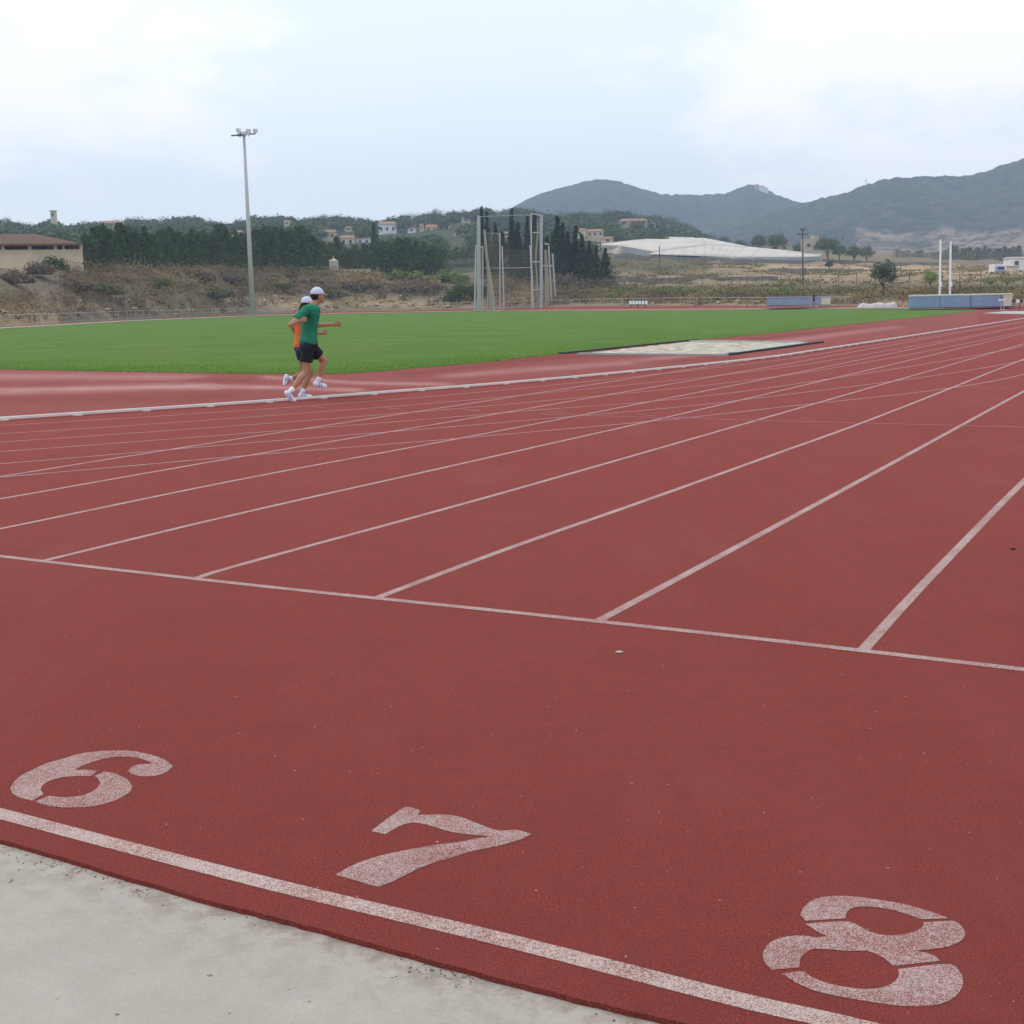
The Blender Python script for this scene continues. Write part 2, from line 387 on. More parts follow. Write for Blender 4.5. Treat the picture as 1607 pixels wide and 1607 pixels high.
digit('7', [[(475, 300), (530, 255), (600, 205), (665, 165), (710, 172), (750, 185), (735, 210), (870, 207), (960, 218), (1040, 245), (1120, 278), (1200, 298), (1290, 293), (1375, 317), (1310, 348), (1180, 385), (1050, 410), (950, 440), (850, 470), (750, 505), (650, 555), (515, 612), (430, 590), (275, 545), (340, 505), (450, 460), (560, 430), (700, 400), (850, 375), (950, 365), (1060, 342), (1150, 330), (1050, 322), (920, 305), (830, 278), (740, 255), (690, 255), (630, 272), (550, 318)]],
    450, 1220, 3.571, 'worn white stencilled number 7 painted on the red track, between the 6 and the 8')
digit('8', [[(372, 300), (385, 270), (410, 240), (450, 215), (510, 200), (620, 196), (740, 208), (850, 225), (950, 242), (1050, 270), (1130, 295), (1190, 320), (1050, 325), (980, 303), (900, 278), (820, 262), (740, 255), (680, 258), (640, 275), (625, 300), (622, 320), (500, 328), (400, 333)],
    [(400, 350), (520, 340), (640, 338), (700, 365), (760, 395), (830, 412), (900, 413), (960, 405), (1020, 385), (1050, 362), (1055, 342), (1200, 333), (1250, 350), (1280, 390), (1278, 420), (1250, 450), (1190, 475), (1120, 488), (1010, 498), (1070, 510), (1120, 530), (1145, 555), (1080, 562), (885, 582), (860, 560), (810, 525), (740, 500), (640, 500), (520, 490), (440, 490), (390, 520), (370, 555), (368, 590), (215, 605), (180, 570), (165, 520), (185, 475), (230, 440), (300, 420), (390, 415), (460, 425), (520, 420), (470, 395)],
    [(270, 625), (390, 610), (430, 640), (500, 670), (600, 695), (700, 708), (790, 708), (860, 690), (905, 655), (918, 620), (910, 600), (1060, 582), (1200, 572), (1250, 610), (1270, 650), (1265, 700), (1230, 750), (1170, 785), (1080, 803), (950, 805), (820, 790), (700, 772), (560, 745), (440, 715), (340, 670)]],
    1150, 1350, 3.516, 'large white stencilled number 8 painted on the red track at the near right')

# ------------------------------------------------------------------ inner kerb: white rail on clips
kp = [G(x, y, .05) for x, y in [(-250, 669), (0, 654.8), (200, 642), (400, 628.7), (600, 614), (800, 598.7), (1000, 580.5), (1200, 560), (1300, 545.5), (1450, 523), (1607, 499)]]
s_, l_ = TS(kp[-1]); kp += [TP(s_+25, l_*.8+(L0-3.66)*.2, .05), TP(s_+70, l_*.6+(L0-3.66)*.4, .05)]
kc = catmull(kp, 20)
ke = empty('track_kerb', (kc[0].x, kc[0].y, 0), 'long white raised kerb rail curving along the inner edge of the red track', 'kerb')
mb = MB(); prof = [(-.025, .018), (-.025, .048), (-.018, .055), (.018, .055), (.025, .048), (.025, .018)]
for i, p in enumerate(kc):
    a = kc[max(0, i-1)]; b = kc[min(len(kc)-1, i+1)]; d = (b-a); d.z = 0; d.normalize(); s = Vector((d.y, -d.x, 0))
    for u, z in prof: q = p+s*u; mb.v.append((q.x, q.y, z))
K = len(prof)
for i in range(len(kc)-1):
    for j in range(K): jj = (j+1) % K; mb.f.append([i*K+j, i*K+jj, (i+1)*K+jj, (i+1)*K+j]); mb.mi.append(0)
mb.build('rail', M['white_metal'], ke)
foot = None; fp = resample(kc, 1.0)
for i, p in enumerate(fp[:98]):
    b = fp[i+1]; an = math.atan2(b.y-p.y, b.x-p.x)
    if foot is None:
        f = MB(); f.box((0, 0, .0105), (.13, .052, .0125)); f.box((0, -.033, .013), (.10, .018, .019)); f.box((0, .033, .013), (.10, .018, .019)); foot = f.build('foot', M['white_metal']); o = foot
    else: o = foot.copy(); COL.objects.link(o)
    o.parent = ke; o.location = (p.x-ke.location.x, p.y-ke.location.y, 0); o.rotation_euler = (0, 0, an)

# ------------------------------------------------------------------ playing field and the apron inside the kerb
near_e = [(-500, 565), (-200, 573), (0, 579.5), (200, 583.5), (400, 586.5), (530, 586.5), (600, 582.5), (650, 578), (760, 568.5), (880, 555.5), (1000, 543.5), (1090, 534.3), (1200, 524), (1300, 513), (1400, 502.5), (1480, 494.5), (1530, 487.5)]
far_e = [(1530, 485), (1500, 484.2), (1400, 484), (1300, 484.5), (1200, 485.5), (1100, 486), (1000, 487), (900, 487.5), (800, 488), (700, 489.5), (550, 492), (400, 496), (200, 504.5), (0, 516), (-250, 530), (-500, 547)]
ne = catmull([G(*p) for p in near_e], 6); fe = catmull([G(*p) for p in far_e], 4)
pts = [Vector((p.x, p.y, .012)) for p in ne+fe]; mb = MB()
for t in tessellate_polygon([pts]):
    tri = [pts[i] for i in t]
    if (tri[1]-tri[0]).cross(tri[2]-tri[0]).z < 0: tri.reverse()
    mb.poly(tri)
tag(mb.build('playing_field', M['grass']), kind='structure')
# apron: strips between kerb and field with pale streaks and darker red patches
def seg_d(px, py, pl):
    best = 1e9
    for (x0, y0), (x1, y1) in zip(pl, pl[1:]):
        t = max(0, min(1, ((px-x0)*(x1-x0)+(py-y0)*(y1-y0))/((x1-x0)**2+(y1-y0)**2))); best = min(best, math.hypot((px-x0-t*(x1-x0))*.25, py-y0-t*(y1-y0)))
    return best
mb = MB(); pale_streak = []; dark_patch = []
xs = list(range(-300, 1540, 12)); nr = 14
ney = lambda x: float(np.interp(x, [p[0] for p in near_e], [p[1] for p in near_e]))-.8
kx = [-300, 0, 200, 400, 600, 800, 1000, 1200, 1300, 1450, 1607]; ky = [672, 655.5, 643, 630, 615, 600, 582, 561.5, 547, 524, 500]
kyf = lambda x: float(np.interp(x, kx, ky))
for x in xs:
    for j in range(nr+1):
        y = ney(x)*(1-j/nr)+kyf(x)*j/nr; p = G(x, y, .003); mb.v.append(tuple(p))
        w = max(0, 1-seg_d(x, y, [(-300, 621), (0, 614), (250, 607), (330, 606)])/6)+.8*max(0, 1-seg_d(x, y, [(300, 606), (440, 608), (560, 612)])/4.5)+.7*max(0, 1-seg_d(x, y, [(420, 592), (560, 601), (700, 603)])/4)+.5*max(0, 1-seg_d(x, y, [(-300, 590), (0, 590), (300, 592)])/8)
        w += .45*max(0, 1-seg_d(x, y, [(700, 590), (1000, 568), (1400, 512)])/6)
        pale_streak.append(min(.85, w))
        fr = max(0, 1-seg_d(x, y, [(640, 588), (860, 562), (1060, 550)])/7)+max(0, 1-seg_d(x, y, [(300, 597), (390, 597)])/5)+max(0, 1-seg_d(x, y, [(1180, 533), (1420, 508)])/4)+.7*max(0, 1-seg_d(x, y, [(-200, 632), (200, 626), (350, 622)])/9)+.8*max(0, 1-seg_d(x, y, [(1000, 569), (1150, 562)])/4)
        dark_patch.append(min(1, fr))
for i in range(len(xs)-1):
    for j in range(nr): a = i*(nr+1)+j; mb.f.append([a, a+1, a+nr+2, a+nr+1]); mb.mi.append(0)
ap = mb.build('inner_apron', M['apron']); tag(ap, kind='structure')
a = ap.data.attributes.new('pale_streak', 'FLOAT', 'POINT'); a.data.foreach_set('value', pale_streak)
a = ap.data.attributes.new('dark_patch', 'FLOAT', 'POINT'); a.data.foreach_set('value', dark_patch)

# long jump pit
pit = empty('sand_pit', tuple(G(1100, 547)), 'pale long jump sand pit with dark rubber edges beside the white kerb', 'sand pit')
cs = [G(908, 555.5, .02), G(1085, 536, .02), G(1262, 538, .02), G(1142, 557.5, .02)]
mb = MB(); NN = 26
for i in range(NN+1):
    for j in range(NN+1):
        u, v = i/NN, j/NN; p = (cs[0]*(1-u)+cs[3]*u)*(1-v)+(cs[1]*(1-u)+cs[2]*u)*v
        z = .02+.05*math.sin(u*9+v*4)*math.sin(v*13)*(u*(1-u)*4)+random.uniform(-.02, .02); mb.v.append((p.x, p.y, max(.015, z)))
for i in range(NN):
    for j in range(NN): a = i*(NN+1)+j; mb.f.append([a, a+NN+1, a+NN+2, a+1]); mb.mi.append(0)
mb.build('sand', M['sand'], pit, True)
def edgebar(a, b, w, h, mat, name):
    m_ = MB(); d = (b-a); L = d.length; c = (a+b)/2; m_.box((c.x, c.y, h/2+.005), (L, w, h), math.atan2(d.y, d.x)); m_.build(name, mat, pit)
edgebar(cs[0], cs[3], .12, .05, M['pitedge'], 'kerbstone'); edgebar(cs[1], cs[2], .25, .06, M['pitedge'], 'kerbstone')
edgebar(G(880, 556.2), G(1092, 534.3), .16, .05, M['pitblack'], 'rubber_edge'); edgebar(G(1140, 558.3), G(1290, 538), .15, .05, M['pitblack'], 'rubber_edge')
edgebar(G(1150, 556), G(1262, 540.5), .25, .055, M['pitedge'], 'kerbstone')

# ------------------------------------------------------------------ the land beyond the field
CX = [-500, 0, 200, 400, 550, 700, 800, 900, 1000, 1100, 1200, 1300, 1400, 1500, 1607, 2100]
Y0 = [547, 516, 504.5, 496, 492, 489.5, 488, 487.5, 487, 486, 485.5, 484.5, 484, 484.2, 484, 486]
D0 = [3007/(y-hor(x)) for x, y in zip(CX, Y0)]
KN = [  # (depth offset or absolute, rows)
    ('r', 0, [y+.4 for y in Y0]),
    ('r', 10, [541, 512.5, 501.5, 493.5, 489, 485.5, 484, 481, 480, 479.5, 480, 480, 480, 480, 479, 480]),
    ('r', 12, [540, 512, 501, 493, 488.5, 485, 483.5, 480.5, 479.5, 479, 479.5, 479.5, 479.5, 479.5, 478.5, 479]),
    ('r', 17, [520, 495, 484, 478, 474, 472, 474, 474, 474, 474, 474, 474, 473, 473, 472, 473]),
    ('r', 24, [480, 462, 452, 452, 453, 450, 456, 464, 467, 468, 469, 468, 467, 467, 467, 467]),
    ('r', 35, [440, 432, 428, 428, 435, 440, 443, 453, 460, 461, 462, 462, 460, 460, 461, 462]),
    ('r', 75, [428, 424, 421, 421, 428, 433, 434, 441, 446, 447, 450, 450, 450, 450, 451, 452]),
    ('a', 390, [395, 398, 398, 398, 398, 404, 404, 405, 407, 409, 411, 413, 418, 418, 420, 420]),
    ('a', 520, [375, 378, 376, 376, 374, 372, 372, 374, 378, 392, 399, 402, 405, 407, 410, 410]),
    ('a', 720, [355, 355, 352, 350, 354, 341, 335, 342, 348, 370, 394, 397, 400, 402, 404, 404]),
    ('a', 1000, [380, 380, 380, 380, 380, 380, 380, 380, 385, 388, 392, 394, 395, 396, 397, 397]),
    ('a', 1450, [400, 400, 400, 400, 400, 400, 400, 400, 392, 388, 386, 386, 386, 386, 387, 387])]
def knots(x):
    out = []; d0 = float(np.interp(x, CX, D0))
    for t, d, ys in KN:
        out.append((d0+d if t == 'r' else d, float(np.interp(x, CX, ys))))
    return out
def terr(x, D):             # height of the land at photo column x and distance D
    k = knots(x); ds = [q[0] for q in k]; y = float(np.interp(D, ds, [P(x, q[1], q[0]).z for q in k])); return y
def TPt(x, D, dz=0):
    p = P(x, 450, D); p.z = 0
    p = P(x, 460, D); z = terr(x, D); 
    # solve the screen row whose point has this height
    y = 460
    for _ in range(3):
        q = P(x, y, D); y -= (z-q.z)*F/D
    p = P(x, y, D); p.z = z+dz; return p
xs = list(range(-500, 2101, 12)); 
def depths(x):
    k = knots(x); ds = [k[0][0]]; sub = [3, 1, 4, 5, 6, 8, 16, 8, 10, 5, 4]
    for (a, b), n_ in zip(zip(k, k[1:]), sub):
        for i in range(1, n_+1): ds.append(a[0]+(b[0]-a[0])*i/n_)
    return ds
mb = MB(); bare = []; green = []; nd = None
from mathutils import noise as mn
def sxy(p):
    v = np.array([p.x, p.y, p.z-H]); w = v@FW; return C0+F*(v@RT)/w, C0-F*(v@UP)/w
for x in xs:
    ds = depths(x); nd = len(ds)
    for i, D in enumerate(ds):
        p = TPt(x, D)
        amp = 0 if i < 4 else (.35 if i < 20 else 1.2)
        p.z += amp*mn.noise(Vector((p.x*.12, p.y*.12, 0)))+ (amp*.5*mn.noise(Vector((p.x*.5, p.y*.5, 3))) if 4 <= i < 22 else 0)
        mb.v.append(tuple(p)); sx, sy = sxy(p); b_ = 0.; g_ = 0.
        if 4 <= i <= 13:
            if 400 < x < 720: b_ = max(0, 1-abs(sy-(475 if x < 560 else 476))/16)*(.6+.8*mn.noise(Vector((x*.03, sy*.2, 1))))
            elif x < 400: b_ = max(0, .55*mn.noise(Vector((x*.02, sy*.12, 5)))+ (.5 if sy > 478 and x < 100 else .05))
            else: b_ = .25+.4*mn.noise(Vector((x*.02, sy*.2, 2)))
        if x > 930 and 398 < sy < 446:
            b_ = .35+.45*mn.noise(Vector((p.x*.015, sy*.25, 8)))
            if abs(sy-(421+.012*(x-1250))) < 5 and x > 1190: b_ = .85
            if abs(sy-434) < 4 and x > 1200: b_ = .55
            if 1000 < x < 1150 and 408 < sy < 416: g_ = .4
        if D > 300 and x < 1120: g_ = .85; b_ = min(b_, .15)
        if D > 430 and x >= 1120: g_ = .5; b_ = .25
        bare.append(max(0, min(1, b_))); green.append(max(0, min(1, g_)))
for i in range(len(xs)-1):
    for j in range(nd-1): a = i*nd+j; mb.f.append([a, a+nd, a+nd+1, a+1]); mb.mi.append(1 if j < 3 else 0)
te = mb.build('hillside', [M['land'], M['track']]); tag(te, kind='structure')
for nme, arr in (('bare', bare), ('green', green)):
    a = te.data.attributes.new(nme, 'FLOAT', 'POINT'); a.data.foreach_set('value', arr)
# far kerb of the bend: thin pale line between field and far lanes
mb = MB(); fk = [P(x, float(np.interp(x, CX, Y0))-.6, float(np.interp(x, CX, D0))+1.2) for x in range(-500, 1500, 20)]
for a, b in zip(fk, fk[1:]):
    mb.box(((a.x+b.x)/2, (a.y+b.y)/2, a.z*.5+b.z*.5+.03), ((b-a).length, .3 if a.x < 0 else .1, .08), math.atan2(b.y-a.y, b.x-a.x))
tag(mb.build('far_kerb', M['white_metal']), 'thin pale kerb along the far edge of the green field', 'kerb')

def mountain(name, D, prof, base, seed, depth, baref=None, dx=3):
    mb = MB(); bare = []; xs = np.arange(prof[0][0], prof[-1][0]+1, dx); nr = 60
    px = [p[0] for p in prof]; py = [p[1] for p in prof]
    for x in xs:
        yt = np.interp(x, px, py); yb = base
        for j in range(nr+1):
            t = j/nr; y = yb+(yt-yb)*(t**.92); d = D-depth+depth*t; p = P(x, y, d)
            e = min(1, t*4)
            nz = (mn.fractal(Vector((p.x*.004+seed, p.y*.006, 0)), 1, 2.1, 4)*16*e*(1-t)**.6) + 1.8*mn.noise(Vector((p.x*.12, p.y*.12, seed)))+1.3*mn.noise(Vector((p.x*.35, p.y*.3, seed)))
            p.z += nz; mb.v.append(tuple(p)); sx, sy = sxy(p); bare.append(baref(sx, sy, p) if baref else 0)
        for j in range(1, 5):
            p = P(x, yt, D); p.y += j*60; p.z -= j*j*6; mb.v.append(tuple(p)); bare.append(0)
    K = nr+5
    for i in range(len(xs)-1):
        for j in range(K-1): a = i*K+j; mb.f.append([a, a+K, a+K+1, a+1]); mb.mi.append(0)
    o = mb.build(name, M['mount'], smooth=False); tag(o, kind='structure')
    a = o.data.attributes.new('bare', 'FLOAT', 'POINT'); a.data.foreach_set('value', bare); return o
PR1 = [(560, 372), (700, 350), (760, 338), (800, 328), (825, 314), (850, 303), (900, 289.5), (925, 283), (942, 281), (970, 284), (1000, 294), (1040, 305), (1080, 305.5), (1100, 306), (1140, 303), (1160, 295), (1175, 289.5), (1190, 291), (1205, 298), (1220, 306), (1245, 315), (1262, 319), (1300, 330), (1400, 345), (1600, 350)]
mountain('mountains', 1900, PR1, 400, 3.1, 600)
PR2 = [(940, 402), (1000, 396), (1060, 386), (1120, 368), (1180, 347), (1230, 328), (1262, 318.5), (1290, 311), (1330, 301), (1360, 289), (1390, 280), (1450, 277), (1520, 275), (1545, 270), (1575, 258), (1607, 249), (1700, 226), (1850, 222), (2100, 250), (2300, 290)]
def bf(x, y, p):
    b = 0
    if x > 1345: b = max(0, min(1, (y-361-3*math.sin(x*.05)-2*math.sin(x*.13))/2.5))*max(0, min(1, (398-y)/8))*(.75+.5*mn.noise(Vector((p.x*.02, p.z*.1, 0))))
    if 1350 < x < 1460 and 377 < y < 388: b *= .25
    return max(0, min(1, b))
mountain('mountain_ridge', 1500, PR2, 402, 9.7, 420, bf)

# ------------------------------------------------------------------ foliage
def leafmesh(name, c, size, tone, mat, dirs=None):
    n = len(c); a = rng.normal(size=(n, 3))
    if dirs is not None:
        dn = dirs/(np.linalg.norm(dirs, axis=1)[:, None]+1e-6)+rng.normal(size=(n, 3))*.33; dn /= np.linalg.norm(dn, axis=1)[:, None]; a -= (a*dn).sum(1)[:, None]*dn
    a /= np.linalg.norm(a, axis=1)[:, None]
    b = np.cross(dn, a) if dirs is not None else rng.normal(size=(n, 3)); b -= (b*a).sum(1)[:, None]*a; b /= np.linalg.norm(b, axis=1)[:, None]
    s = np.asarray(size)[:, None]*np.ones((n, 1))/2; s2 = s*rng.uniform(.55, 1., (n, 1))
    v = np.stack([c-a*s-b*s2*.4, c+b*s2, c+a*s+b*s2*.3, c-b*s2*.8], 1).reshape(-1, 3)
    me = bpy.data.meshes.new(name); me.vertices.add(4*n); me.vertices.foreach_set('co', v.ravel())
    me.loops.add(4*n); me.loops.foreach_set('vertex_index', np.arange(4*n)); me.polygons.add(n)
    me.polygons.foreach_set('loop_start', np.arange(0, 4*n, 4)); me.polygons.foreach_set('loop_total', np.full(n, 4))
    me.update(calc_edges=True)
    t = me.attributes.new('tone', 'FLOAT', 'POINT'); t.data.foreach_set('value', np.repeat(np.asarray(tone), 4))
    me.materials.append(mat); return me
def crown_pts(kind, h, w, n, seed):
    r = np.random.default_rng(seed); out = []; tone = []; dr = []
    if kind in ('cone', 'column', 'bushy'):
        nc = 60 if kind != 'bushy' else 90
        for i in range(nc):
            t = r.random()**1.15; 
            rad = w/2*((1-t)**({'cone': .8, 'column': .36, 'bushy': .30}[kind]))*(1 if t > .06 else .8); an = r.random()*6.28
            rr = rad*r.uniform(.2, .92); cx, cy, cz = rr*math.cos(an), rr*math.sin(an), h*(.03+.93*t)
            k = n//nc; sg = w*.12*(1.2-t); o_ = r.normal(size=(k, 3)); p = o_*[sg, sg, sg*1.9]+[cx, cy, cz]; dr.append(o_*.55+np.array([cx, cy, .25*w])*2.2/w)
            out.append(p); tone.append(np.full(k, r.random()))
        k = n//12 if kind != 'bushy' else 2; tt = r.random(k); out.append(np.stack([r.normal(size=k)*w*.03, r.normal(size=k)*w*.03, h*(.7+.32*tt)], 1)); tone.append(np.full(k, .3)); dr.append(r.normal(size=(k, 3)))
    else:
        nc = {'round': 40, 'open': 30}[kind]
        for i in range(nc):
            d = r.normal(size=3); d /= np.linalg.norm(d); d[2] = abs(d[2])*.9-.25; q = r.uniform(.45, .95)
            cx, cy, cz = d[0]*w/2*q, d[1]*w/2*q, h*.55+d[2]*h*.42*q
            k = n//nc; sg = w*.095 if kind == 'round' else w*.085; o_ = r.normal(size=(k, 3)); p = o_*[sg, sg, sg*.8]+[cx, cy, cz]; dr.append(o_*.6+d*.8+[0, 0, .35])
            out.append(p); tone.append(np.full(k, r.random()))
    p = np.concatenate(out); p[:, 2] = np.clip(p[:, 2], .03*h, 1.05*h); return p, np.concatenate(tone), np.concatenate(dr)
LIB = {}
def tree_mesh(kind, mat, var, h=1., w=1., n=420, leaf=.06):
    key = (kind, mat, var, round(h, 1), round(w, 1), n, leaf)
    if key not in LIB:
        p, t, dd = crown_pts(kind, h, w, n, var*17+len(kind)*5)
        cr = leafmesh('crown', p, rng.uniform(.7, 1.2, len(p))*leaf, t, M[mat], dd)
        tb = MB(); top = h*(.75 if kind in ('cone', 'column', 'bushy') else .5); rr = random.Random(var)
        tb.tube((0, 0, -.4), (0, 0, top*.5), w*.04+.03, w*.03, 7); tb.tube((0, 0, top*.5), (rr.uniform(-.05, .05)*w, rr.uniform(-.05, .05)*w, top), w*.03, w*.012, 6)
        if kind in ('round', 'open'):
            for q in range(5):
                an = q*1.26+rr.random(); tb.tube((0, 0, h*rr.uniform(.15, .35)), (math.cos(an)*w*.3, math.sin(an)*w*.3, h*rr.uniform(.5, .75)), w*.022, w*.008, 5)
        tm = tb.mesh('trunk'); tm.materials.append(M['bark']); LIB[key] = (cr, tm)
    return LIB[key]
def tree(name, x, ytop, D, wpx, kind, mat, label, group=None, var=0, ybase=None, leaf=None, n=420, dz=0, cat='tree'):
    b = TPt(x, D) if ybase is None else P(x, ybase, D); b.z -= .1
    tp = P(x, ytop, D); h = max(.5, tp.z-b.z); w = wpx*D/F
    lf = leaf or max(.22, D*.0016)
    cr, tm = tree_mesh(kind, mat, var, 10., 10.*round(w/h*4)/4 if w/h > .2 else 2., n, .62)
    e = empty(name, b, label, cat, group); w0 = (10.*round(w/h*4)/4 if w/h > .2 else 2.)
    rz = random.uniform(0, 6.28)
    for nm, me in (('crown', cr), ('trunk', tm)):
        o = bpy.data.objects.new(nm, me); COL.objects.link(o); o.parent = e; o.scale = (w/w0, w/w0, h/10.); o.rotation_euler = (0, 0, rz)
    return e
# dense conifer rows behind the bank
G1 = 'conifers in the dense dark row behind the brown bank'
rowA = [(140, 362), (153, 352), (166, 347), (180, 358), (193, 348), (204, 349), (217, 360), (230, 352), (243, 366), (257, 358), (268, 352), (281, 360), (294, 366), (307, 356), (320, 362), (333, 367), (346, 348), (357, 352), (369, 358)]
rowB = [(382, 364), (394, 358), (407, 356), (420, 351), (432, 353), (446, 356), (459, 353), (471, 350), (483, 356), (494, 368)]
for i, (x, y) in enumerate(rowA+rowB):
    D = float(np.interp(x, CX, D0))+48+random.uniform(-4, 6)
    tree('conifer', x, y+1, D+random.uniform(-6, 6), random.uniform(32, 42), 'bushy', 'conifer', 'dark green conifer in the dense tall row behind the brown bank', G1, i % 5, n=1900)
rowC = [(507, 377), (520, 381), (532, 369), (545, 388), (560, 384), (574, 382), (589, 353), (601, 376), (614, 380), (628, 371), (641, 372), (654, 376), (668, 380), (682, 384), (694, 392)]
for i, (x, y) in enumerate(rowC):
    D = float(np.interp(x, CX, D0))+58+random.uniform(-4, 6)
    tree('conifer', x, y, D, 33, 'bushy' if y > 360 else 'cone', 'conifer', 'dark green conifer in the lower row behind the small stone tower and wall', 'conifers in the lower row behind the stone tower', i % 5, n=1400)
cyp = [(758, 327, 10), (766, 336, 12), (779, 352, 12), (790, 366, 14), (805, 330, 13), (814, 352, 14), (829, 343, 12), (840, 336, 14), (851, 360, 12), (876, 342, 17), (884, 352, 15), (892, 366, 14), (904, 357, 16), (914, 370, 15), (925, 380, 16), (936, 388, 15), (950, 391, 20), (860, 372, 14), (868, 366, 12)]
for i, (x, y, w) in enumerate(cyp):
    D = float(np.interp(x, CX, D0))+42+random.uniform(-5, 8)
    tree('cypress', x, y, D, w*1.75, 'cone', 'cypress', 'tall dark cypress in the clump behind the throwing cage', 'cypresses behind the throwing cage', i % 5, n=1400)
# individual trees on the right
specs = [(1386, 399, 165, 44, 'open', 'olive', 'grey green olive tree beside the folded grey tarpaulin, tallest on the field edge'),
    (1459, 420, 190, 30, 'open', 'lime', 'small yellow green tree just left of the two white upright posts'),
    (1554, 431, 195, 34, 'open', 'lime', 'flat yellow green tree behind the right end of the landing bed'),
    (1580, 432, 200, 26, 'open', 'lime', 'small yellow green tree at the far right beside the wire fence'),
    (1191, 412, 330, 30, 'round', 'olive', 'round pale green bush tree in the field below the greenhouse'),
    (1299, 363, 400, 40, 'round', 'wood', 'broad dark tree just right of the stone tower ruin'),
    (1317, 378, 395, 22, 'round', 'wood', 'small dark tree touching the broad tree right of the stone tower'),
    (1340, 381, 405, 30, 'round', 'wood', 'dark rounded tree right of the broad one near the stone tower'),
    (1360, 381, 395, 22, 'round', 'olive', 'light green rounded tree above the pale field'),
    (1218, 358, 470, 32, 'round', 'wood', 'dark tree behind the greenhouse beside the farmhouse'),
    (1190, 361, 470, 26, 'round', 'wood', 'tall dark tree left of the farmhouse behind the greenhouse'),
    (1136, 367, 480, 28, 'round', 'wood', 'dark tree behind the ridge of the greenhouse roof'),
    (1160, 372, 480, 24, 'round', 'wood', 'low dark tree behind the falling greenhouse roof'),
    (1252, 377, 440, 20, 'round', 'wood', 'small dark tree between the farmhouse and the stone tower'),
    (1301, 404, 300, 14, 'open', 'olive', 'thin bare tree standing in the pale field')]
for i, s in enumerate(specs):
    tree('tree', s[0], s[1], s[2], s[3], s[4], s[5], s[6], None, i % 4, n=1500)
for i in range(26):
    x = 1408+i*7.6+random.uniform(-3, 3); y = (393 if x < 1485 else 386)+random.uniform(-3, 5)
    tree('tree', x, y, 520+random.uniform(-10, 20), random.uniform(16, 24), 'bushy', 'wood', 'dark round tree in the belt at the foot of the mountain', 'trees in the belt below the quarry', i % 4, n=1500)
# wooded hill: skyline trees one by one, the mass behind and between them as one wood
sky_x = [-20, 10, 30, 45, 70, 82, 100, 118, 135, 160, 178, 195, 206, 222, 240, 258, 276, 290, 300, 314, 330, 345, 360, 378, 400, 415, 430, 441, 452, 470, 485, 500, 512, 527, 545, 560, 575, 590, 605, 618, 632, 645, 660, 673, 686, 700, 713, 726, 740, 752, 765, 780, 795, 810, 826, 838, 852, 866, 880, 895, 910, 926, 940, 955, 968, 984, 997, 1010, 1025, 1038, 1050, 1062, 1075, 1088, 1100, 1115, 1130]
sky_px = [-500, -50, 0, 30, 50, 80, 100, 130, 150, 200, 240, 275, 300, 340, 365, 400, 440, 470, 500, 540, 560, 590, 620, 650, 690, 710, 740, 762, 785, 815, 840, 870, 900, 925, 970, 1000, 1030, 1060, 1080, 1100, 1140]
sky_py = [340, 335, 336, 343, 348, 338, 347, 344, 342, 338, 338, 335, 334, 341, 343, 334, 331, 336, 335, 333, 337, 342, 334, 332, 325, 327, 326, 320, 327, 320, 326, 331, 327, 329, 325, 330, 333, 340, 347, 358, 372]
skyf = lambda x: float(np.interp(x, sky_px, sky_py))
for i, x in enumerate(sky_x):
    D = 660+random.uniform(-40, 30)
    tree('tree', x, skyf(x)+random.uniform(-3, 4), D, random.uniform(20, 30), 'round', 'wood', 'dark rounded tree on the skyline of the wooded hill', 'trees on the skyline of the wooded hill', i % 4, n=420, ybase=skyf(x)+24)
